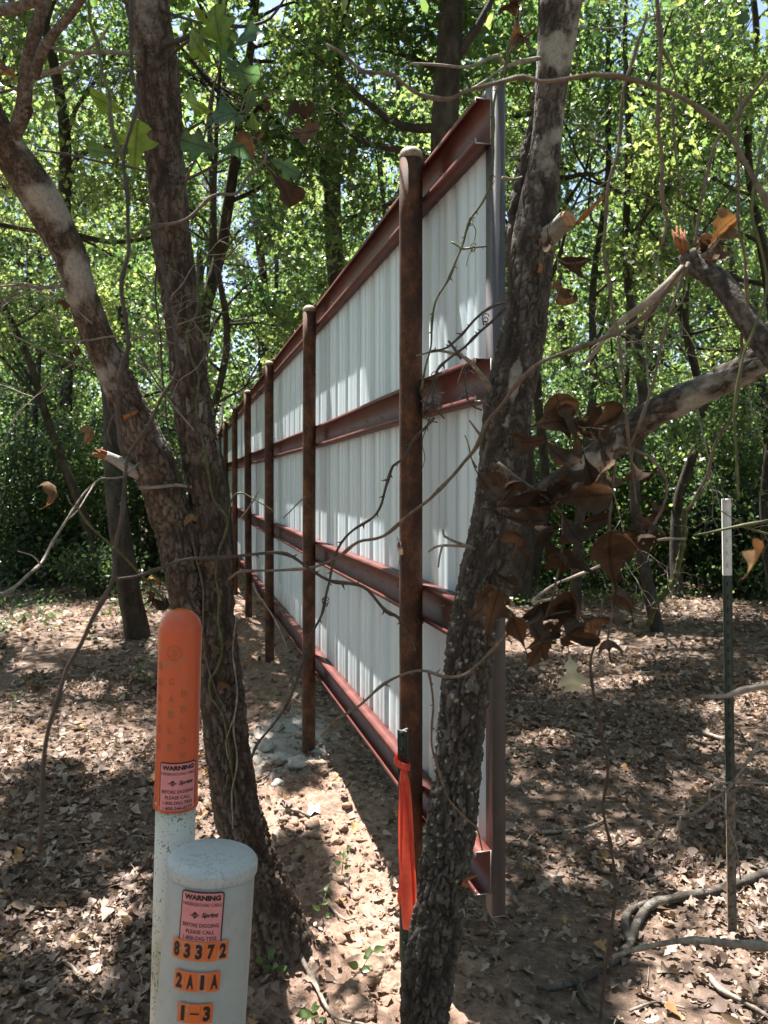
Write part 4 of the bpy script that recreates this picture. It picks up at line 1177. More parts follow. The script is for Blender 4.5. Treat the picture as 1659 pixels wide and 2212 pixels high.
thorny("hanging_vine", [row([(1668, 140), (1625, 200), (1580, 265), (1550, 300), (1530, 360), (1515, 425), (1505, 500), (1500, 530)], 7.9, 7.2, 1.2), row([(1485, 570), (1460, 633), (1437, 713), (1420, 793), (1405, 853), (1380, 918), (1360, 968)], 7.9, 6.5, 1.3)], M['vine'], "tan bare vine slanting down left past the torn branch end", every=.08, tl=2.2, group=G2)
thorny("hanging_vine", [row([(1600, 190), (1595, 350), (1600, 500), (1610, 553), (1615, 668), (1602, 728), (1600, 793), (1580, 903), (1567, 923), (1550, 953), (1530, 1023), (1500, 1078), (1480, 1106)], 6.5, 7.2, 1.25, 1.5)], M['vine'], "bare vine hanging near the right edge and bending down left below a knot", every=.1, tl=2, group=G2)
thorny("hanging_vine", [row([(1668, 245), (1640, 350), (1630, 425), (1630, 475), (1650, 553), (1655, 628), (1630, 718), (1610, 768), (1590, 853), (1585, 913), (1590, 978), (1597, 1078)], 7.9, 5.8, 1.2)], M['vine_green'], "greenish bare vine along the right edge ending above the white topped post", thorns=False, group=G2)
# torn branch at the right
rows = [(1482, 545, 34, 1.4), (1500, 572, 40, 1.4), (1550, 605, 42, 1.38), (1585, 648, 44, 1.36), (1612, 690, 46, 1.35), (1642, 730, 48, 1.34), (1690, 790, 50, 1.33)]
V, Fs, pal, C7, R7 = bark_tube(rows, .0015, .012, 8, sides=30, ds=.008, pale_fn=lambda C, q, idv: .3 + 0 * idv)
tb = empty("torn_branch", C7[0], "thick torn grey branch entering at the right edge with a frayed reddish end", "branch")
part("branch_wood", V, Fs, M['bark_dark'], tb, attrs={"pale": pal, "plate": LAST[-1]})
branch_part("side_twig", [row([(1492, 566), (1445, 613), (1380, 668), (1330, 703), (1290, 753), (1262, 790)], 24, 8, 1.4, 1.5), row([(1500, 560), (1530, 545), (1550, 520), (1553, 500)], 12, 6, 1.4)], M['twig'], tb, sides=9)
mb = MB()
for k in range(12):
    a = np.array(P(1478 + random.uniform(-8, 12), 540 + random.uniform(-4, 14), 1.4)); e = np.array(P(1448 + random.uniform(0, 34), 486 + random.uniform(0, 22), 1.4))
    mb.add(*tube(np.stack([a, (a + e) / 2 + rng.normal(size=3) * .003, e]), [.005, .0035, .0008], 5))
V, Fs = mb.get(); part("torn_wood", V, Fs, M['torn'], tb)
# low twigs on the right
thorny("dead_branch", [row([(1690, 1476), (1659, 1481), (1610, 1488), (1570, 1501), (1512, 1503)], 16, 9, 1.3)], M['twig'], "pale bare stick poking in from the right edge at mid post height", "branch", False)
thorny("dead_branch", [row([(1690, 1116), (1659, 1126), (1610, 1136), (1555, 1146), (1500, 1156)], 10, 5, 1.5), row([(1600, 1138), (1640, 1150), (1680, 1160)], 6, 5, 1.5)], M['vine_green'], "forked greenish stick crossing the white top of the right post", "branch", True, tl=2.2)
thorny("dead_branch", [row([(1700, 2050), (1659, 2044), (1580, 2036), (1505, 2031), (1430, 2039), (1370, 2051), (1325, 2066)], 20, 9, 1.7, 1.9)], M['twig'], "smooth grey branch arching low in front of the right post's foot", "branch", False, wob=.002)
thorny("dead_branch", [row([(1640, 1600), (1600, 1669), (1570, 1709), (1530, 1734), (1500, 1754), (1445, 1764), (1437, 1779), (1425, 1804), (1400, 1830)], 7, 5, 2.4, 2.6), row([(1530, 1734), (1540, 1700), (1600, 1690), (1670, 1694)], 5, 5, 2.45), row([(1470, 1765), (1460, 1830), (1445, 1880), (1400, 1900)], 4, 3, 2.5), row([(1560, 1720), (1575, 1780), (1590, 1830), (1600, 1900)], 5, 3, 2.45)], M['twig'],
       "spindly forked twig leaning against the right post above the litter", "branch", False)
thorny("sapling_stem", [row([(1302, 1296), (1295, 1366), (1276, 1431), (1282, 1496), (1300, 1581), (1317, 1659), (1305, 1750), (1322, 1825), (1330, 1910), (1322, 1999), (1310, 2084), (1300, 2159), (1293, 2240)], 6, 9, 1.6, 1.75)], M['vine_dark'], "thin upright stem below the brown leaves, blurred against the path", "stem", False)
thorny("leaning_stick", [row([(1480, 1100), (1475, 1181), (1455, 1256), (1420, 1301), (1400, 1350)], 14, 12, 6.0, 6.3)], M['vine_green'], "thin curved stick leaning against the slim pale trunk's foot", "stick", False, wob=.01)
thorny("dead_branch", [row([(1210, 1290), (1150, 1300), (1200, 1262), (1290, 1225), (1340, 1196), (1400, 1170), (1480, 1165)], 7, 6, 1.5, 1.7)], M['twig'], "bare twig crossing behind the hanging brown leaves", "branch", False)
# vines on the forked oak's trunk
zt_ = ZL - .075
thorny("climbing_vine", [row([(427, 540), (430, 653), (405, 713), (415, 778), (427, 813), (425, 893), (440, 958), (455, 1033), (462, 1083), (490, 1130), (470, 1201), (465, 1246), (472, 1281), (472, 1336), (482, 1386), (465, 1451), (455, 1466), (457, 1506), (480, 1546), (495, 1606), (500, 1670), (515, 1760)], 6, 6, zt_ - .03, zt_), row([(490, 1130), (500, 1080), (520, 1062), (560, 1085), (590, 1106)], 4, 3, zt_)], M['vine_green'],
       "yellow green vine climbing the forked oak's upright stem", "vine", True, every=.12, tl=2, wob=.006)
thorny("climbing_vine", [row([(400, 1140), (415, 1170), (425, 1210), (437, 1260), (440, 1330), (445, 1420), (470, 1500), (485, 1530), (488, 1560)], 6, 4, zt_, zt_)], M['vine'], "brown dry vine hanging down the forked oak below the fork", "vine", False, wob=.005)
thorny("climbing_vine", [row([(510, 1330), (505, 1420), (512, 1500), (505, 1580), (512, 1650), (500, 1720), (505, 1790)], 4, 4, zt_ - .01), row([(505, 1550), (490, 1600), (495, 1640)], 3, 3, zt_ - .01)], M['twig'], "thin grey vine strand on the right side of the forked oak's foot", "vine", False)
thorny("climbing_vine", [row([(340, 560), (338, 640), (350, 760), (355, 860), (362, 920), (390, 1010), (410, 1060)], 4, 4, 2.6, 2.7), row([(300, 770), (350, 840), (420, 915)], 4, 3, 2.6)], M['vine_dark'], "dark wiry vine between the two stems of the forked oak", "vine", False)
thorny("dead_branch", [row([(-10, 1285), (20, 1276), (60, 1240), (85, 1220), (110, 1180), (150, 1115), (185, 1060), (215, 1035)], 10, 5, 2.2, 2.6), row([(85, 1220), (70, 1200), (40, 1190)], 4, 3, 2.3)], M['twig'], "pale grey bare branch sloping down to the left edge", "branch", False)
thorny("thorny_vine", [row([(160, 1090), (190, 1130), (230, 1165), (260, 1195), (290, 1230), (310, 1248), (345, 1285), (370, 1315)], 5, 6, 2.0, 2.3)], M['vine_green'], "green thorny stem slanting down behind the orange marker's top", every=.05, tl=2.6, group=G1)
thorny("dead_branch", [row([(520, 1120), (545, 1085), (560, 1060)], 4, 3, 2.4), row([(545, 1260), (560, 1290), (590, 1330), (610, 1370), (620, 1400)], 5, 3, 2.5), row([(610, 1120), (640, 1090), (660, 1072)], 4, 3, 2.5)], M['twig'], "small broken twigs in front of the fence's far posts", "branch", False)

def fine_twigs(root, u, v, z, ang, ln, seed, depth=3, w=4.5):
    g = np.random.default_rng(seed); mb = MB()
    def go(u, v, z, a, ln, w, dep):
        pts = [(u, v, w, z)]
        n = 5
        for k in range(n):
            a += g.normal() * 14
            u += math.cos(math.radians(a)) * ln / n; v -= math.sin(math.radians(a)) * ln / n; z += g.normal() * .03
            pts.append((u, v, w * (1 - .6 * (k + 1) / n), z))
            if dep and g.random() < .62: go(u, v, z, a + g.choice([-1, 1]) * g.uniform(30, 75), ln * g.uniform(.35, .65), w * .65, dep - 1)
        p_, r_ = px_path(pts); c_, r2 = smooth_path(p_, r_, .02); mb.add(*tube(c_, r2, 5))
    go(u, v, z, ang, ln, w, depth)
    V, Fs = mb.get(); part("twig", V, Fs, M['twig'], root, attrs={"pale": np.full(len(V), .2)})
for k, (u, v, z_, a_, l_) in enumerate([(150, 600, 2.55, 195, 260), (225, 770, 2.7, 200, 300), (300, 720, 2.6, 20, 200), (60, 130, 2.2, 130, 160), (200, 700, 2.6, 150, 220), (310, 150, 2.75, 170, 230), (370, 640, 2.8, 60, 200), (90, 420, 2.5, 100, 200), (120, 40, 2.0, 60, 150), (400, 300, 2.8, 35, 220), (345, 900, 2.7, 70, 220)]):
    fine_twigs(left, u, v, z_, a_, l_, 50 + k)
for k, (u, v, z_, a_, l_) in enumerate([(1230, 30, 2.25, 30, 260), (1400, 900, 2.06, 80, 260), (1560, 820, 1.95, 110, 300), (1500, 850, 2.0, -60, 260), (1300, 985, 2.15, -50, 240), (1215, 60, 2.25, -20, 330), (1640, 780, 1.9, 70, 280), (1620, 790, 1.92, -100, 240), (1060, 880, 2.28, 150, 90), (1170, 500, 2.3, 40, 260)]):
    fine_twigs(right, u, v, z_, a_, l_, 80 + k)

# ------------------------------------------------------------------ leaves in the foreground
def leaf_set(specs, protos_, g, curl=(.2, 1.2), fold=(.1, .7)):
    """specs: (u, v, len px, direction degrees in the picture (0 right, 90 up), z, rnd, facing)"""
    mb = MB()
    for k, s in enumerate(specs):
        u, v, ln, ang, z, rn = s[:6]
        face = s[6] if len(s) > 6 else None
        c = P(u, v, z); L_ = ln * z / F
        a = math.radians(ang)
        d = np.array([math.cos(a), g.normal() * .25, math.sin(a)])
        d /= np.linalg.norm(d)
        nn = np.array([g.normal() * .5, -1.0 if face is None else face, g.normal() * .5 + .15])
        if face is None and rn >= .85: nn = np.array([g.normal() * .25, .5, .75])
        pos = c - d * L_ * .5
        V, Fc, _ = leaves(protos_[k % len(protos_)], pos[None], d[None], nn[None], L_, g.uniform(*curl) * (1 if g.random() < .7 else -1), g.uniform(*fold), g.uniform(.85, 1.15))
        # petiole
        pt_ = np.stack([pos - d * L_ * .22 + [0, 0, L_ * .05], pos - d * L_ * .1, pos + d * L_ * .05])
        mb.add(V, Fc, rn)
        Vp, Fp = tube(pt_, [.0012, .0011, .0009], 4)
        mb.add(Vp, Fp, a=rn)
        pr = protos_[k % len(protos_)]
        mb.ls = np.concatenate([getattr(mb, 'ls', np.zeros(0)), pr[0], np.full(len(Vp), .05)]); mb.lw = np.concatenate([getattr(mb, 'lw', np.zeros(0)), np.abs(pr[1]), np.zeros(len(Vp))])
    return mb
g = np.random.default_rng(31)
GREEN = [(228, 228, 100, 165, 2.2, 1.0), (420, 232, 105, 160, 2.25, 1.0), (478, 246, 92, 40, 2.28, .05), (540, 222, 52, 60, 2.25, .1), (437, 316, 90, 165, 2.3, .0), (505, 318, 84, 20, 2.3, .0), (618, 358, 84, -20, 2.35, .1),
         (292, 322, 112, 75, 2.3, .95), (222, 333, 62, 190, 2.3, .7), (425, 105, 95, 140, 2.35, 1.0), (468, 72, 120, 110, 2.35, .95), (530, 80, 75, 30, 2.35, .1), (520, 155, 88, -8, 2.35, .15), (505, 150, 66, 160, 2.33, .1),
         (548, 258, 40, -80, 2.25, .9), (440, 40, 50, 120, 2.4, 1.0), (490, 95, 85, 70, 2.38, .9), (455, 110, 90, -50, 2.38, .4)]
sp = empty("oak_sprig", P(400, 392, 2.7), "sprig of broad backlit green leaves growing from the forked oak's upright stem", "leafy twig")
for k, s_ in enumerate(GREEN):
    mb = leaf_set([s_], [CURLED[k % 3]], g, (.1, .8), (.05, .6))
    V, Fs = mb.get()
    part("leaf_blade", V, Fs, M['leafnear'], sp, attrs={"rnd": mb.attr(), "leaf_s": mb.ls, "leaf_w": mb.lw})
for l_ in ([row([(400, 392), (440, 300), (455, 210), (472, 155), (480, 115), (476, 60)], 6, 4, 2.6, 2.35), row([(450, 290), (475, 280), (510, 250), (540, 235)], 4, 3, 2.4, 2.25), row([(470, 282), (472, 270), (440, 240)], 4, 3, 2.35, 2.25), row([(480, 300), (540, 340), (590, 350)], 4, 3, 2.4, 2.35),
                  row([(320, 300), (290, 260), (262, 235)], 4, 3, 2.6, 2.2), row([(300, 370), (292, 340), (270, 330)], 4, 3, 2.5, 2.3)]):
    V, Fs = tubes_px([l_]).get()
    part("twig_stem", V, Fs, M['vine'], sp)

def dead_cluster(label, specs, lines, base, seed, zw=None, pale_=None, protos_=None):
    g = np.random.default_rng(seed)
    root = empty("dead_leaf_spray", P(*base), label, "dead leaves", "sprays of dead brown leaves")
    pp = [CURLED[2], CURLED[2], CURLED[1], CURLED[2], CURLED[0]]
    for k, s_ in enumerate(specs):
        mb = leaf_set([s_], [pp[k % len(pp)]], g, (.5, 2.3), (.3, 1.6))
        V, Fs = mb.get()
        part("leaf_blade", V, Fs, M['dead'], root, attrs={"rnd": mb.attr(), "leaf_s": mb.ls, "leaf_w": mb.lw})
    for l_ in lines or []:
        V, Fs = tubes_px([l_]).get()
        part("twig_stem", V, Fs, M['vine'], root)
    return root
z = 1.3
RIGHT = [(1208, 905, 105, 15, z, .75), (1150, 960, 70, 200, z, .3), (1245, 930, 90, 100, z, .45), (1325, 915, 95, 10, z, .25), (1310, 965, 100, 80, z, .3), (1200, 995, 95, -60, z, .35), (1390, 1010, 70, 60, z, .55),
         (1055, 1065, 85, -60, z, .3), (1115, 1085, 90, 15, z, .25), (1195, 1100, 95, 20, z, .15), (1260, 1070, 110, 10, z, .35), (1300, 1050, 85, 25, z, .8), (1380, 1145, 80, 60, z, .25), (1155, 1180, 92, 70, z, .05),
         (1225, 1190, 100, 80, z, .1), (1235, 1160, 85, -70, z, .15), (1310, 1190, 130, 100, z, .4), (1355, 1270, 105, 95, z, .45), (1245, 1315, 120, 70, z, .65), (1205, 1360, 100, 30, z, .5), (1160, 1345, 95, 100, z, .35),
         (1110, 1340, 100, 110, z, .4), (1060, 1325, 95, 80, z, .45), (1310, 1365, 85, 100, z, .4), (1165, 1400, 95, 60, z, .5), (1210, 1330, 80, 170, z, .1), (1260, 1380, 70, -10, z, .6), (1190, 1315, 70, 40, z, .2), (1090, 1290, 70, 60, z, .35), (1290, 1125, 60, 10, z, .3),
         (1170, 1140, 80, 180, z, .1), (1340, 1230, 60, 80, z, .3), (1405, 1120, 60, 40, z, .35), (1130, 1130, 80, -20, z, .2), (1215, 1050, 85, 35, z, .3), (1095, 1040, 75, 80, z, .25)]
RIGHT = [(a, b_, l * 1.22, an, zz_ + .04 * math.sin(a), r_ * .85) for a, b_, l, an, zz_, r_ in RIGHT]
RIGHT += [(a + 24 * math.sin(b_), b_ + 26 * math.cos(a), l * .9, an + 95 * math.sin(a + b_), zz_ + .05, min(.75, r_ * .7 + .1)) for a, b_, l, an, zz_, r_ in RIGHT[::2]]
dead_cluster("large hanging spray of curled brown leaves across the lichened oak and its limb", RIGHT,
             [row([(1075, 1000), (1120, 1035), (1180, 1075), (1215, 1110)], 10, 7, 1.32), row([(1340, 965), (1400, 985), (1440, 1040), (1430, 1100), (1390, 1170)], 9, 6, 1.3), row([(1215, 1110), (1215, 1180), (1200, 1260), (1180, 1330), (1130, 1380)], 7, 5, 1.3), row([(1330, 980), (1320, 1080), (1315, 1180), (1325, 1290), (1310, 1400)], 8, 5, 1.3), row([(1100, 1370), (1160, 1340), (1230, 1320), (1270, 1360)], 6, 4, 1.3)], (1220, 1120, 1.3), 41)
dead_cluster("small spray of curled brown leaves beside the lichened oak below its sawn stub", [(1190, 545, 75, -80, 1.7, .35), (1238, 570, 80, -20, 1.7, .25), (1212, 628, 60, -50, 1.7, .3), (1200, 672, 85, -85, 1.7, .35), (1230, 600, 55, -30, 1.7, .4)], [row([(1270, 560), (1240, 570), (1205, 560), (1185, 520)], 5, 4, 1.7), row([(1205, 560), (1208, 620), (1200, 660)], 4, 3, 1.7)], (1205, 560, 1.7), 42)
dead_cluster("rust brown leaf pair hanging at the top edge beside the lichened oak", [(1118, 25, 90, -60, 1.6, .5), (1112, 70, 65, -100, 1.6, .7), (1132, 62, 80, 60, 1.6, .55), (1110, 10, 60, 100, 1.6, .35)], [row([(1150, -30), (1130, 10), (1110, 90), (1098, 120)], 5, 4, 1.62)], (1120, 30, 1.6), 43)
dead_cluster("brown backlit leaves on the torn branch near the right edge", [(1548, 500, 85, 60, 1.4, .9), (1525, 540, 70, -60, 1.4, .4), (1555, 555, 75, -80, 1.4, .65), (1575, 505, 60, 20, 1.4, .75), (1510, 515, 60, 110, 1.4, .3), (1540, 525, 60, 170, 1.4, .2)], [row([(1500, 560), (1525, 545), (1550, 510)], 5, 4, 1.4)], (1540, 530, 1.4), 44)
dead_cluster("brown leaves hanging between the forked oak and the fence top", [(590, 240, 45, 10, 2.1, .45), (632, 232, 75, 70, 2.1, .3), (660, 290, 85, -10, 2.1, .6), (550, 312, 72, 80, 2.1, .65), (570, 308, 70, -80, 2.1, .4), (613, 402, 85, -50, 2.1, .35)], [row([(700, 325), (680, 300), (620, 275), (612, 250)], 4, 3, 2.1), row([(575, 345), (560, 320), (560, 290)], 4, 3, 2.1), row([(570, 350), (590, 372), (600, 385)], 3, 2, 2.1)], (610, 290, 2.1), 45)
dead_cluster("single brown leaf curled in front of the forked oak's leaning stem, upper of two", [(203, 940, 70, 40, 2.2, .9)], [row([(240, 960), (232, 930), (245, 895)], 4, 3, 2.2)], (203, 940, 2.2), 46, protos_=[OAK[2]])
dead_cluster("single brown leaf at the left on the sloping grey branch", [(125, 1078, 72, 30, 2.4, .85)], [row([(160, 1095), (150, 1085), (145, 1070)], 3, 3, 2.4)], (125, 1078, 2.4), 47, protos_=[OAK[2]])
dead_cluster("dark curled leaf just behind the orange marker's domed top", [(340, 1320, 75, -70, 2.3, .1), (330, 1295, 40, 30, 2.3, .3)], [row([(365, 1312), (350, 1295), (345, 1285)], 3, 3, 2.3)], (342, 1310, 2.3), 48)
dead_cluster("dry leaf scraps caught on the forked oak's lower trunk", [(482, 1475, 45, 60, 2.8, .7), (508, 1390, 42, -60, 2.8, .6), (465, 1410, 32, 60, 2.8, .8), (490, 1435, 28, 80, 2.8, .5), (455, 1217, 40, 10, 2.78, .8), (402, 1120, 38, 80, 2.74, .95), (345, 1245, 40, 80, 2.74, .95), (352, 1265, 30, 50, 2.74, .9)], None, (482, 1475, 2.8), 49)
dead_cluster("brown leaf stuck in the fork twigs left of the leaning stem", [(180, 772, 50, -20, 2.45, .4), (145, 655, 46, 80, 2.45, .6), (62, 570, 36, 40, 2.4, .4), (75, 250, 40, 20, 2.2, .2)], None, (180, 772, 2.45), 50)
dead_cluster("rusty orange leaf at the left edge near the top", [(12, 140, 60, 60, 2.0, 1.0), (22, 150, 45, 20, 2.0, .8)], None, (12, 140, 2.0), 51)
dead_cluster("tiny brown curled leaf hanging in front of the white sheet left of the first post", [(863, 1185, 34, -80, 2.0, .75)], [row([(866, 1170), (862, 1215), (855, 1245)], 2, 1.5, 2.0)], (863, 1185, 2.0), 52, protos_=[OAK[2]])
gp = np.random.default_rng(60)
mb = leaf_set([(1236, 1458, 88, -85, 1.7, .5)], [OAK[1]], gp, (.3, .9), (.4, .9))
V, Fs = mb.get(); solo("pale_leaf", V, Fs, M['pale'], P(1238, 1430, 1.7), "pale silvery leaf hanging below the brown leaves over the path", "leaf", attrs={"rnd": mb.attr()})
mb = leaf_set([(1635, 1215, 90, 40, .9, .9)], [OAK[2]], gp, (.2, .4), (.6, .9))
V, Fs = mb.get(); solo("dead_leaf", V, Fs, M['dead'], P(1635, 1215, .9), "blurred tan leaf edge very near the lens at the right edge", "leaf", attrs={"rnd": mb.attr(), "leaf_s": mb.ls, "leaf_w": mb.lw})

# ------------------------------------------------------------------ lettering on curved surfaces
def text_mesh(body, size=1.0, bold=0.0, shear=0.0):
    cu = bpy.data.curves.new("lettering", 'FONT')
    cu.body = body; cu.size = size; cu.offset = bold; cu.shear = shear
    cu.align_x = 'CENTER'; cu.align_y = 'CENTER'; cu.resolution_u = 3
    o = bpy.data.objects.new("lettering", cu); COL.objects.link(o)
    dg = bpy.context.evaluated_depsgraph_get(); dg.update()
    me = o.evaluated_get(dg).to_mesh()
    bm = bmesh.new(); bm.from_mesh(me)
    o.evaluated_get(dg).to_mesh_clear()
    bpy.data.objects.remove(o); bpy.data.curves.remove(cu)
    return bm
def fit(bm, w, h):
    """scale flat lettering to w x h, centred; returns V, faces"""
    co = np.array([v.co[:] for v in bm.verts])
    lo, hi = co.min(0), co.max(0)
    s = np.array([w / (hi[0] - lo[0]), h / (hi[1] - lo[1]) if h else w / (hi[0] - lo[0]), 1])
    for v in bm.verts:
        v.co = ((v.co[0] - (lo[0] + hi[0]) / 2) * s[0], (v.co[1] - (lo[1] + hi[1]) / 2) * s[1], 0)
    for x in np.arange(-w / 2 + .004, w / 2, .004):
        bmesh.ops.bisect_plane(bm, geom=bm.verts[:] + bm.edges[:] + bm.faces[:], plane_co=(x, 0, 0), plane_no=(1, 0, 0))
    bmesh.ops.triangulate(bm, faces=bm.faces[:])
    bm.verts.index_update()
    V = np.array([v.co[:] for v in bm.verts]); Fc = np.array([[v.index for v in f.verts] for f in bm.faces])
    bm.free()
    return V, Fc
def flat_poly(pts):
    bm = bmesh.new()
    bm.faces.new([bm.verts.new((x, y, 0)) for x, y in pts])
    for x in np.arange(-.06, .06, .004):
        bmesh.ops.bisect_plane(bm, geom=bm.verts[:] + bm.edges[:] + bm.faces[:], plane_co=(x, 0, 0), plane_no=(1, 0, 0))
    bmesh.ops.triangulate(bm, faces=bm.faces[:]); bm.verts.index_update()
    V = np.array([v.co[:] for v in bm.verts]); Fc = np.array([[v.index for v in f.verts] for f in bm.faces]); bm.free()
    return V, Fc
def wrap(V, r, off, a0, z0):
    """flat (x, y) -> on a cylinder about local z; a0 = angle from the -y direction"""
    a = a0 + V[:, 0] / r
    return np.stack([np.sin(a) * (r + off), -np.cos(a) * (r + off), z0 + V[:, 1]], -1)
def patch(w, h, r, off, a0, z0, rc=.006, cx=0, cy_=0):
    """curved rounded rectangle, slightly raised"""
    pts = []
    for (sx, sy, a) in ((1, 1, 0), (-1, 1, 90), (-1, -1, 180), (1, -1, 270)):
        for k in range(5):
            t = math.radians(a + 90 * k / 4)
            pts.append((cx + sx * (w / 2 - rc) + rc * math.cos(t), cy_ + sy * (h / 2 - rc) + rc * math.sin(t)))
    V, Fc = flat_poly(pts)
    return wrap(V, r, off, a0, z0), Fc

def warning_sticker(root, r, a0, z0, w=.092, h=.1155):
    bd = part("warning_sticker", *patch(w, h, r, .0010, a0, z0, .007), M['ink'], root, local=True, smooth=False)
    part("sticker_face", *patch(w - .006, h - .006, r, .0016, a0, z0, .0045), M['pink'], bd, local=True, smooth=False)
    mb = MB()
    k = h / .1155
    def ln(s, y, wd, ht, bold=.02, shear=0, x=0):
        V, Fc = fit(text_mesh(s, 1, bold, shear), wd, ht)
        V[:, 0] += x
        mb.add(wrap(V, r, .0022, a0, z0 + y * k), Fc)
    ln("WARNING", .0455, .077, .0112, .06)
    ln("UNDERGROUND CABLE", .0315, .082, .0068, .005)
    ln("Sprint", .0098, .0350, .0125, .04, .28, x=.0185)
    ln("BEFORE DIGGING", -.0105, .076, .0078, .012)
    ln("PLEASE CALL", -.0240, .059, .0078, .012)
    ln("1-800-DIG-TESS", -.0368, .070, .0078, .012)
    ln("1-800-344-8377", -.0495, .070, .0078, .012)
    # the maker's striped diamond
    c = -.0125; hh = .0072
    def dia(y0, y1):
        f = lambda y: hh * 1.15 * (1 - abs(y) / hh)
        pts = [(c - f(y0), y0), (c + f(y0), y0)] + ([(c + hh * 1.15, 0)] if y0 < 0 < y1 else []) + [(c + f(y1), y1), (c - f(y1), y1)] + ([(c - hh * 1.15, 0)] if y0 < 0 < y1 else [])
        V, Fc = flat_poly(pts); V[:, 1] += .0098 * k
        mb.add(wrap(V, r, .0022, a0, z0), Fc)
    dia(.0014, hh * .98); dia(-hh * .98, -.0030)
    for q, (y, xl, xr) in enumerate(((.0004, -.0235, -.0028), (-.0008, -.0222, -.0045), (-.0020, -.0210, -.0060))):
        V, Fc = flat_poly([(xl, y - .0003), (xr, y - .00035), (xr + .001, y + .00035), (xl, y + .0003)]); V[:, 1] += .0098 * k
        mb.add(wrap(V, r, .0022, a0, z0), Fc)
    V, Fs = mb.get()
    part("lettering", V, Fs, M['ink'], bd, local=True, smooth=False)

def lathe(prof, sides=64):
    prof = np.array(prof, float); n = len(prof)
    th = np.linspace(0, 2 * np.pi, sides, endpoint=False)
    V = np.stack([prof[:, 0][:, None] * np.cos(th), prof[:, 0][:, None] * np.sin(th), np.repeat(prof[:, 1][:, None], sides, 1)], -1).reshape(-1, 3)
    i = np.arange(n - 1)[:, None] * sides; j = np.arange(sides)[None]; j2 = (j + 1) % sides
    return V, np.stack([i + j, i + j2, i + sides + j2, i + sides + j], -1).reshape(-1, 4)

# orange marker
MZ = 2.0
top = P(391, 1314, MZ); low = P(362, 2420, MZ)
d = top - low; lean_m = math.atan2(d[0], d[2])
H_m = np.linalg.norm(d)
mark = empty("cable_marker", low, "round orange topped cable marker post with a white pipe below", "marker post", rot=(0, lean_m, 0))
s1 = 1.0 / F * (MZ - .05)
RS = .0510
ztop = H_m
sleeve_b = ztop - (1745 - 1314) * s1 * 1.012
prof = [(RS - .002, sleeve_b + .0005), (RS + .001, sleeve_b), (RS + .0022, sleeve_b + .004), (RS + .0004, sleeve_b + .03)] + [(RS, z_) for z_ in np.linspace(sleeve_b + .06, ztop - RS, 10)]
prof += [(max(.0004, RS * math.cos(a)), ztop - RS + RS * math.sin(a)) for a in np.linspace(.12, math.pi / 2, 14)]
cap_o = part("orange_sleeve", *lathe(prof), M['orange'], mark, local=True)
part("white_pipe", *lathe([(.0475, -.12), (.0475, sleeve_b * .5), (.0475, sleeve_b + .02), (.04, sleeve_b + .02)]), M['pipe'], mark, local=True)
warning_sticker(mark, RS + .0004, math.radians(18), sleeve_b + .0615)
# faded letters in three columns and the round no-digging mark
yy = lambda c: ztop - (c - 72) * .244 * s1
for ang, letters, rows_ in ((-44, "BURIED", (570, 710, 855, 990, 1130, 1280)), (-6, "CABLE", (695, 850, 985, 1125, 1275)), (27, "BELOW", (800, 940, 1085, 1220, 1350))):
    for ch, r_ in zip(letters, rows_):
        V, Fc = fit(text_mesh(ch, 1, .04), .0150 if ch not in "IW" else (.004 if ch == "I" else .019), .0165)
        part("moulded_letter", wrap(V, RS, .0007, math.radians(ang), yy(r_)), Fc, M['ghost'], cap_o, local=True, smooth=False)
mb = MB()
ro, ri, c0 = .0182, .0150, math.radians(-1)
for k in range(28):
    a, b2 = 2 * math.pi * k / 28, 2 * math.pi * (k + 1) / 28
    V = np.array([[ro * math.cos(a), ro * math.sin(a), 0], [ro * math.cos(b2), ro * math.sin(b2), 0], [ri * math.cos(b2), ri * math.sin(b2), 0], [ri * math.cos(a), ri * math.sin(a), 0]])
    mb.add(wrap(V, RS, .0007, c0, yy(440)), np.array([[0, 1, 2, 3]]))
for pts in ([(-.011, -.0095), (-.0095, -.011), (.011, .0095), (.0095, .011)], [(-.010, .004), (-.002, .001), (.003, .008), (-.004, .0065)], [(.002, -.003), (.006, -.004), (.0035, -.011), (-.0015, -.009)], [(.003, -.001), (.010, .000), (.009, -.004), (.006, -.004)]):
    V, Fc = flat_poly(pts); mb.add(wrap(V, RS, .0007, c0, yy(440)), Fc)
V, Fs = mb.get(); part("no_digging_mark", V, Fs, M['ghost'], cap_o, local=True, smooth=False)
# rivet
a = math.radians(-47)
c = np.array([math.sin(a), -math.cos(a), 0])
V, Fs = tube(np.stack([c * (RS - .001) + [0, 0, sleeve_b + .016], c * (RS + .0025) + [0, 0, sleeve_b + .016], c * (RS + .0032) + [0, 0, sleeve_b + .016]]), [.0036, .0034, .002], 14)
part("rivet", V, Fs, M['steel'], cap_o, local=True)

# grey pedestal
PZ = 1.8
rim = P(454, 1866, PZ); low = P(416, 2440, PZ)
d = rim - low; lean_p = math.atan2(d[0], d[2]); H_p = np.linalg.norm(d)
ped = empty("cable_pedestal", low, "squat grey cable pedestal with domed lid, orange numbers and a pink warning sticker", "pedestal", rot=(math.radians(-3.0), lean_p, 0))
RB_ = .0945; RC = .0985
zs = np.linspace(-.1, H_p - .02, 12)
part("body", *lathe([(RB_ + .006 * (1 - (z_ + .1) / H_p), z_) for z_ in zs] + [(RB_ - .006, H_p - .015)], 96), M['grey'], ped, local=True)
lid = [(RB_ + .0005, H_p - .026), (RC - .001, H_p - .0262), (RC, H_p - .024), (RC, H_p - .004), (RC - .0012, H_p - .0008), (RC - .004, H_p + .0008)]
lid += [(max(.0004, (RC - .004) * math.cos(t)), H_p + .0008 + .022 * math.sin(t)) for t in np.linspace(.15, math.pi / 2, 14)]
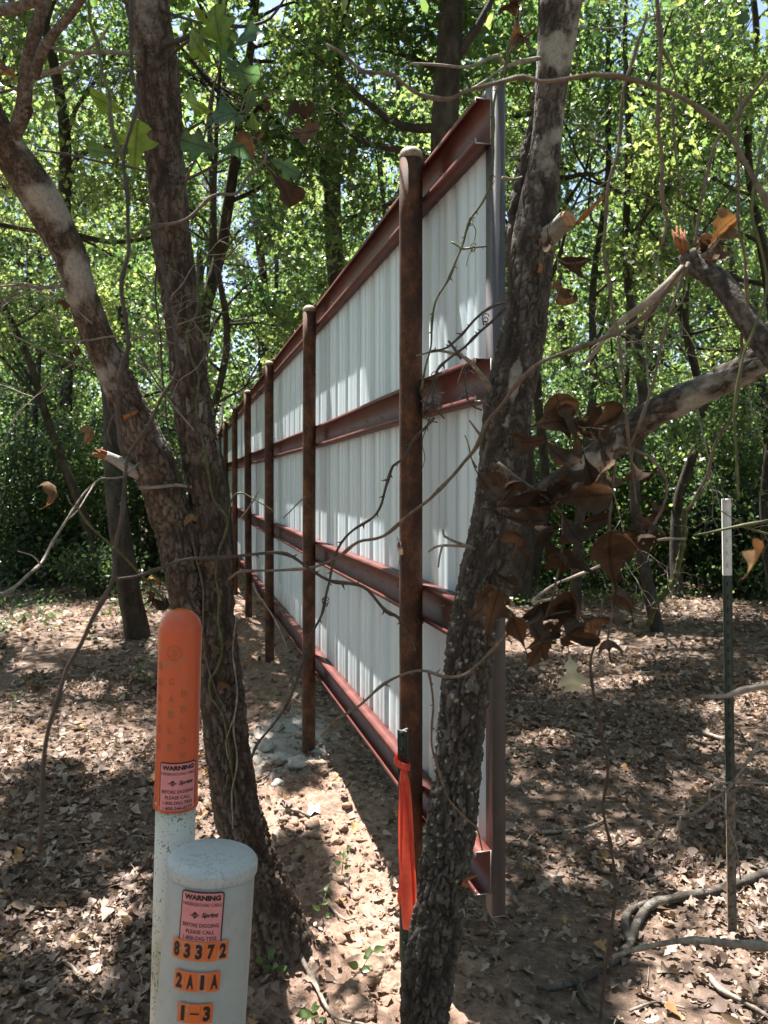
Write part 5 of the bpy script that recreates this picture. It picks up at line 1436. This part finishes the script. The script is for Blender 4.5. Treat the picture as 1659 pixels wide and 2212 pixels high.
part("lid", *lathe(lid, 96), M['greylid'], ped, local=True)
sp_ = 1.0 / F * (PZ - .095)
def pzv(v): return H_p - (v - 1866) * sp_ + .055 * 1  # front face sits nearer and lower in the picture
RBs = RB_ + .004
ps_top = H_p - .0315
warning_sticker(ped, RBs - .0015, math.radians(0.5), ps_top - .0578)
def number_strip(chars, zc, a_mid, w=.0243, h=.0392, fresh=()):
    n = len(chars)
    for k, ch in enumerate(chars):
        a0 = a_mid + (k - (n - 1) / 2) * w / RBs
        V, Fc = patch(w - .0005, h, RBs, .0026, a0, zc + random.uniform(-.0004, .0004), .0006)
        t = part("number_tile", V, Fc, M['tile_new'] if k in fresh else M['tile'], ped, local=True, smooth=False)
        wd = .0075 if ch == "1" else (.0175 if ch == "-" else .0142)
        V, Fc = fit(text_mesh(ch, 1, .05), wd, .0032 if ch == "-" else .030)
        part("numeral", wrap(V, RBs, .0036, a0, zc), Fc, M['ink_worn'], t, local=True, smooth=False)
z1_ = ps_top - .1205
number_strip("83372", z1_, math.radians(1.5), fresh=(3,))
number_strip("2A1A", z1_ - .0615, math.radians(1.0), fresh=(1, 3))
number_strip("1-3", z1_ - .125, math.radians(1.8), fresh=(1, 2))

# ------------------------------------------------------------------ T-posts
def tpost_mesh(h0, h1, s=1.0):
    """T section with a row of studs, local z from h0 to h1"""
    fw, ft, st, sd = .0185 * s, .0042, .0034, .034 * s
    pr = [(-fw, 0), (fw, 0), (fw, ft), (st, ft + .003), (st, sd), (-st, sd), (-st, ft + .003), (-fw, ft)]
    n = len(pr); zs = np.linspace(h0, h1, 8)
    V = np.array([[x, y, z_] for z_ in zs for x, y in pr])
    i = np.arange(len(zs) - 1)[:, None] * n; j = np.arange(n)[None]; j2 = (j + 1) % n
    mb = MB(); mb.add(V, np.stack([i + j, i + j2, i + n + j2, i + n + j], -1).reshape(-1, 4))
    e = np.array([[0, 1, 2, 7], [7, 2, 3, 6], [6, 3, 4, 5]])
    mb.add(V[-n:], e); mb.add(V[:n], e[:, ::-1])
    for z_ in np.arange(h0 + .03, h1 - .01, .052):
        W, Q_ = box(-.006, .006, -.006, 0, z_, z_ + .016)
        W[[0, 1], 1] *= .4; mb.add(W, Q_)
    return mb.get()
tb_ = np.array(P(1583, 2010, 3.3)); tb_[2] = gz(tb_[0], tb_[1])
tt_ = np.array(P(1569, 1078, 3.3))
ln_ = math.atan2(tt_[0] - tb_[0], tt_[2] - tb_[2])
Hh = np.linalg.norm(tt_ - tb_)
tp = empty("fence_post", tb_, "tall dark green steel post with a white top at the right", "post", rot=(0, ln_, math.radians(8)))
zw = Hh - (1243 - 1078) * 3.3 / F
zd = (2010 - 1700) * 3.3 / F
part("brown_foot", *tpost_mesh(-.2, zd), M['tpost_brown'], tp, local=True, smooth=False)  # lower length of the post in mottled grey-brown
part("green_shaft", *tpost_mesh(zd, zw), M['tpost'], tp, local=True, smooth=False)
part("white_top", *tpost_mesh(zw, Hh), M['tpost_white'], tp, local=True, smooth=False)
tb2 = np.array(P(877, 2110, 2.68)); tb2[2] = gz(tb2[0], tb2[1])
tt2 = np.array(P(866, 1582, 2.68))
ln2 = math.atan2(tt2[0] - tb2[0], tt2[2] - tb2[2]); H2 = np.linalg.norm(tt2 - tb2)
tp2 = empty("fence_post", tb2, "short dark green steel post with red tape tied on, beside the first rusty post", "post", rot=(0, ln2, math.radians(-35)))
part("green_shaft", *tpost_mesh(-.2, H2, .95), M['tpost'], tp2, local=True, smooth=False)
W, Q_ = tpost_mesh(H2, H2 + .003, .97)
part("worn_top", W, Q_, M['steel'], tp2, local=True, smooth=False)

# red tape
zr = 2.62
mb = MB()
def strip(rows, nx_=5, wave=.006, twist=0.0, seed=0):
    pts = np.array([P(u, v, z_) for u, v, w, z_ in rows]); wd = np.array([w * z_ / F for u, v, w, z_ in rows])
    C, R = smooth_path(pts, wd, .012)
    n = len(C); s = np.linspace(-.5, .5, nx_)
    ph = np.linspace(0, 1, n)
    V = C[:, None] + R[:, None, None] * s[None, :, None] * np.array([1, 0, 0])
    V = V + np.array([0, 1, 0]) * (wave * np.sin(s[None] * 7 + ph[:, None] * 5 + seed) + .004 * fbm(np.stack([np.repeat(s[None] * 4, n, 0), np.repeat(ph[:, None] * 9, nx_, 1), np.full((n, nx_), seed)], -1), 2))[..., None]
    i = np.arange(n - 1)[:, None] * nx_ + np.arange(nx_ - 1)[None]
    mb.add(V.reshape(-1, 3), np.stack([i, i + 1, i + nx_ + 1, i + nx_], -1).reshape(-1, 4), .5)
strip([(871, 1664, 12, zr - .01), (873, 1680, 20, zr - .015), (875, 1720, 27, zr - .02), (877, 1800, 33, zr - .02), (881, 1900, 36, zr - .02), (886, 1980, 37, zr - .02), (889, 2008, 36, zr - .02)], 9, .0012)
strip([(866, 1690, 6, zr - .03), (867, 1760, 7, zr - .03), (866, 1850, 5, zr - .03), (863, 1915, 5, zr - .03), (861, 1945, 6, zr - .03), (866, 1953, 6, zr - .028)], 4, .003, seed=2)
strip([(874, 1670, 9, zr - .025), (880, 1740, 8, zr - .028), (888, 1830, 7, zr - .028), (893, 1920, 6, zr - .026), (895, 1990, 5, zr - .026)], 4, .002, seed=5)
# loop round the post
cc = np.array(P(869, 1650, 2.68)) + [0, .012, 0]
n = 30; a = np.linspace(0, 2 * np.pi, n)
for k in range(4):
    zz_ = -.004 * k + .006
    C = cc + np.stack([np.cos(a) * .0245, np.sin(a) * .027, zz_ - .012 * np.cos(a + .3)], -1)
    s = np.array([[0, 0, .006], [0, 0, -.006]]) + rng.normal(size=3) * .0006
    V = (C[:, None] * 1 + s[None]); V[..., :2] = cc[:2] + (V[..., :2] - cc[:2]) * (1 + .03 * k)
    i = np.arange(n - 1)[:, None] * 2
    mb.add(V.reshape(-1, 3), np.concatenate([i, i + 1, i + 3, i + 2], 1), .5)
kn = np.array(P(874, 1660, zr - .012))
mb.add(*tube(np.stack([kn + [-.010, 0, .006], kn + [0, -.004, 0], kn + [.010, 0, -.008]]), [.004, .008, .004], 10), a=.5)
V, Fs = mb.get()
solo("marking_tape", V, Fs, M['ribbon'], P(871, 1660, zr), "long bright red plastic tape hanging from the short green post", "tape", attrs={"rnd": mb.attr()})

# ------------------------------------------------------------------ things lying on the ground
def gpt(u, v):
    """ground point seen at (u, v)"""
    z_ = 1.73 * F / (v - CV)
    for _ in range(4):
        x, y = xz(u, z_); z_ = (CAMZ - gz(x, y)) * F / (v - CV)
    x, y = xz(u, z_)
    return np.array([x, y, gz(x, y)])
def lump(c, r, seed, sub=3, flat=.7):
    bm = bmesh.new(); bmesh.ops.create_icosphere(bm, subdivisions=sub, radius=1)
    V = np.array([v.co[:] for v in bm.verts]); Fc = np.array([[v.index for v in f.verts] for f in bm.faces]); bm.free()
    k = 1 + .5 * fbm(V * 1.3 + seed * 7.7, 3) + .35 * np.abs(fbm(V * 4 + seed, 4, .65))
    d1, d2, _ = voro(V * 1.5 + seed * 3.1)
    k = k + .3 * (d1 - .5)
    return V * k[:, None] * r * np.array([1, 1, flat]) + c, Fc
for k, (u, v, r, lab) in enumerate([(572, 1615, .055, "rounded pale grey concrete lump left of the second post's foot"), (610, 1640, .045, "flat grey concrete lump in front of the second post's foot"), (640, 1665, .05, "grey concrete crumb just below the second post's foot"), (600, 1700, .035, "small grey concrete lump nearest the forked oak")]):
    c = gpt(u, v)
    V, Fc = lump(c + [0, 0, r * .2], r, k + 3)
    solo("concrete_lump", V, Fc, M['concrete'], c, lab, "concrete lump", "concrete lumps by the second post")
# plastic scrap
c = gpt(678, 1752)
n = 9
gxx, gyy = np.meshgrid(np.linspace(-.03, .03, n), np.linspace(-.035, .035, n))
q = np.stack([gxx, gyy, 0 * gxx], -1)
hz = .02 + .022 * fbm(q * 60, 3)
V = np.stack([c[0] + gxx + .012 * fbm(q * 50 + 7, 2), c[1] + gyy + .012 * fbm(q * 50 + 17, 2), c[2] + hz + .3 * gyy + .012], -1).reshape(-1, 3)
i = np.arange(n - 1)[:, None] * n + np.arange(n - 1)[None]
solo("plastic_scrap", V, np.stack([i, i + 1, i + n + 1, i + n], -1).reshape(-1, 4), M['wrapper'], c, "crumpled bluish white plastic scrap on the dug soil", "litter", smooth=False)
# fallen branch
def ground_line(pts, w0, w1, lift=.5):
    n = len(pts); out = []; rr_ = []
    for k, (u, v) in enumerate(pts):
        c = gpt(u, v); w = (w0 + (w1 - w0) * k / (n - 1)) * .5 * c[1] / F
        out.append(c + [0, 0, w * lift + .006]); rr_.append(w)
    return smooth_path(out, rr_, .015)
fb = empty("fallen_branch", gpt(1405, 1969), "long grey fallen branch bent across the ground at the lower right", "branch")
mb = MB()
for pts, w0, w1 in (([(1700, 1885), (1600, 1919), (1530, 1941), (1455, 1954), (1405, 1969), (1375, 2009), (1355, 2059), (1310, 2099), (1245, 2134)], 22, 17), ([(1250, 2128), (1252, 2150), (1262, 2172), (1278, 2192)], 16, 8), ([(1360, 2050), (1350, 2010), (1355, 1985), (1375, 1968), (1400, 1955)], 22, 10), ([(1245, 2134), (1215, 2140), (1190, 2142), (1160, 2143)], 18, 10)):
    C, R = ground_line(pts, w0, w1, 1.0); R = R * (1 + .2 * fbm(C * 30, 3)); mb.add(*tube(C, R, 12))
V, Fs = mb.get(); part("branch_wood", V, Fs, M['bark_dark'], fb, attrs={"pale": np.clip(.25 + .3 * fbm(V * 20, 2), 0, 1)})
for k, (pts, w, lab) in enumerate([([(1530, 2120), (1560, 2150), (1610, 2175), (1670, 2210)], 22, "crooked tan stick in the sunlit bottom right corner"),
                                   ([(1170, 1805), (1240, 1800), (1290, 1785), (1310, 1770)], 12, "thin dark stick across the shaded path"),
                                   ([(1520, 1590), (1570, 1605), (1640, 1625), (1700, 1630)], 14, "pale broken stick near the right edge of the path"),
                                   ([(592, 1760), (640, 1763), (668, 1756)], 12, "short grey stick ending at the plastic scrap"),
                                   ([(255, 1818), (300, 1812), (345, 1822)], 9, "thin stick left of the white pipe"),
                                   ([(640, 2060), (680, 2130), (720, 2190), (790, 2230)], 16, "grey root like stick at the forked oak's foot"),
                                   ([(690, 1940), (740, 1990), (770, 2008)], 9, "whitish stick on the dug soil between the seedlings"),
                                   ([(180, 2130), (150, 2090), (110, 2080)], 10, "dark stick among the leaves at the bottom left"),
                                   ([(1360, 2190), (1420, 2172), (1480, 2185)], 9, "bent twig at the bottom right below the fallen branch")]):
    w *= .72
    C, R = ground_line(pts, w, w * .5, .6)
    C = C + np.array([0, 0, .004]); R = R * (1 + .2 * fbm(C * 40, 2))
    V, Fs = tube(C, R, 9)
    solo("fallen_stick", V, Fs, M['twig'], C[0], lab, "stick", "sticks lying on the ground")

# seedlings
def seedling(u, v, h, nleaf, seed, label, ls=.036):
    g = np.random.default_rng(seed)
    b = gpt(u, v)
    root = empty("seedling", b, label, "seedling", "green seedlings on the dug soil")
    e = b + np.array([g.normal() * .04, g.normal() * .03, h])
    C, R = smooth_path([b - [0, 0, .01], (b + e) / 2 + g.normal(size=3) * .015, e], [.0022, .0017, .001], .01)
    part("stem", *tube(C, R, 6), M['vine_green'], root)
    mb = MB()
    for k in range(nleaf):
        q = C[int((.3 + .7 * (k + 1) / nleaf) * (len(C) - 1))]
        az = k * 2.4 + g.random()
        d = np.array([math.cos(az), math.sin(az) * .7, g.uniform(-.2, .5)])
        V, Fc, _ = leaves(HEART, (q + d * .012)[None], d[None], np.array([[g.normal() * .4, -.5, .8]]), ls * g.uniform(.7, 1.15), g.uniform(.2, .9), g.uniform(.2, .6))
        mb.add(V, Fc, g.random()); mb.add(*tube(np.stack([q, q + d * .013]), [.0009, .0008], 4), a=.5)
    V, Fs = mb.get(); part("leaf_blades", V, Fs, M['seedling'], root, attrs={"rnd": mb.attr()})
seedling(735, 1905, .13, 6, 1, "upright green seedling highest on the dug soil, right of the forked oak")
seedling(700, 2010, .15, 4, 2, "seedling with long yellow green leaves beside the forked oak's root")
seedling(752, 2110, .14, 6, 3, "seedling with rounded leaves in the middle of the dug soil")
seedling(585, 2130, .12, 6, 4, "seedling with dark leaves between the pedestal and the forked oak")
seedling(690, 2225, .09, 6, 5, "low seedling cut by the bottom edge of the picture")
seedling(30, 1565, .22, 7, 6, "pale green seedling in the leaf litter at the left edge")
seedling(200, 1410, .30, 9, 7, "taller grassy seedling in the litter left of the marker", .07)
seedling(330, 1490, .25, 9, 8, "dark green seedling just left of the orange marker", .07)

# ------------------------------------------------------------------ leaf litter, clods and twigs that nobody could count
g = np.random.default_rng(12)
def scatter(n, x0, x1, y0, y1, wfun):
    x = g.uniform(x0, x1, n); y = g.uniform(y0, y1, n)
    k = g.random(n) < wfun(x, y)
    return x[k], y[k]
def fence_q(x, y):
    rx, ry = x - FE[0], y - FE[1]
    return rx * FD[0] + ry * FD[1], rx * FN[0] + ry * FN[1]
def litter_w(x, y):
    t, q = fence_q(x, y)
    bare = np.exp(-((q - .25) / .42) ** 2) * (t > -2)
    path = np.exp(-((q + .75) / .55) ** 2) * (t > -.6) * .62
    n_ = .80 + .95 * fbm(np.stack([x * 1.5, y * 1.5, 0 * x], -1), 3)
    return np.clip(n_ * (1 - .95 * bare) * (1 - path), .025, 1)
mb = MB()
for (n, x0, x1, y0, y1, s0, s1, protos_) in ((9500, -2.2, 2.4, 2.3, 4.2, .03, .078, OAK), (15000, -3.2, 4.0, 4.2, 7.5, .035, .085, OAK), (24000, -5.5, 8, 7.5, 17, .05, .11, [SIMPLE]), (22000, -2.2, 2.4, 2.3, 5.2, .010, .032, [SIMPLE]), (12000, -3, 4, 5.2, 8.5, .015, .045, [SIMPLE])):
    x, y = scatter(n, x0, x1, y0, y1, litter_w)
    h, _ = gheight(x, y)
    pos = np.stack([x, y, h + g.uniform(.002, .022, len(x))], -1)
    for k, pr in enumerate(protos_):
        p = pos[k::len(protos_)]
        m_ = len(p)
        a = g.random(m_) * 6.283
        d = np.stack([np.cos(a), np.sin(a), g.normal(size=m_) * .22], -1)
        nn = np.stack([g.normal(size=m_) * .30, g.normal(size=m_) * .30, np.ones(m_)], -1)
        sz = g.uniform(s0, s1, m_)
        V, Fc, idx = leaves(pr, p, d, nn, sz, g.normal(size=m_) * .9, g.uniform(-.3, 1.1, m_), g.uniform(.75, 1.15, m_))
        r_ = np.clip(g.beta(2.0, 2.2, m_), 0, .9); r_[g.random(m_) < .03] = 1.0
        mb.add(V, Fc, r_[idx])
V, Fs = mb.get()
solo("leaf_litter", V, Fs, M['litter'], (0, 0, 0), kind="stuff", attrs={"rnd": mb.attr()})
# clods of dug soil
bm = bmesh.new(); bmesh.ops.create_icosphere(bm, subdivisions=2, radius=1)
BV = np.array([v.co[:] for v in bm.verts]); BF = np.array([[v.index for v in f.verts] for f in bm.faces]); bm.free()
bm = bmesh.new(); bmesh.ops.create_icosphere(bm, subdivisions=1, radius=1)
BV1 = np.array([v.co[:] for v in bm.verts]); BF1 = np.array([[v.index for v in f.verts] for f in bm.faces]); bm.free()
x, y = scatter(26000, -2.0, 1.6, 2.35, 9.0, lambda x, y: np.exp(-((fence_q(x, y)[1] - .3) / .42) ** 2) * np.clip(1.3 - (y - 2.4) / 5, .15, 1) * np.clip(.8 + 1.2 * fbm(np.stack([x * 4, y * 4, 0 * x], -1), 2), .1, 1.3))
h, _ = gheight(x, y)
mb = MB()
for k in range(len(x)):
    r = min(.035, .0036 * math.exp(g.normal() * .7 + .25))
    bv, bf = (BV1, BF1) if r < .009 else (BV, BF)
    sd = g.random() * 50
    kk = 1 + .45 * vnoise(bv * 1.5 + sd) + .3 * vnoise(bv * 3.7 + sd)
    mb.add(bv * kk[:, None] * r * np.array([g.uniform(.8, 1.5), g.uniform(.8, 1.5), .75]) + [x[k], y[k], h[k] + r * .15], bf)
for (u, v, r) in ((760, 1715, .065), (735, 1690, .05), (700, 1650, .05), (790, 1790, .045), (690, 1660, .06), (830, 2030, .09), (800, 2090, .08), (850, 2140, .085), (760, 2150, .06), (845, 2060, .05), (1010, 2090, .08), (640, 1685, .05), (720, 1820, .05), (700, 1790, .035), (865, 2110, .06), (780, 2180, .06)):
    c = gpt(u, v); Vl, Fl = lump(c - [0, 0, r * .15], r * .85, u * .37 + v, 5, .6)
    mb.add(Vl, Fl)
V, Fs = mb.get()
solo("soil_clods", V, Fs, M['clod'], (0, 0, 0), kind="stuff", smooth=False)
# fine twigs and stalks
x, y = scatter(1500, -3, 4, 2.4, 9, lambda x, y: .15 + litter_w(x, y) * .8)
h, _ = gheight(x, y)
mb = MB()
for k in range(len(x)):
    a = g.random() * 6.283; l = g.uniform(.05, .28); c = np.array([x[k], y[k], h[k] + .008])
    d = np.array([math.cos(a), math.sin(a), g.normal() * .12])
    m_ = c + d * l * .5 + g.normal(size=3) * .012
    mb.add(*tube(np.stack([c, m_, c + d * l]), np.array([1, .8, .5]) * g.uniform(.001, .0035), 5))
V, Fs = mb.get()
solo("twig_litter", V, Fs, M['twig'], (0, 0, 0), kind="stuff")
print("objects", len(bpy.data.objects), "verts", sum(len(m.vertices) for m in bpy.data.meshes))
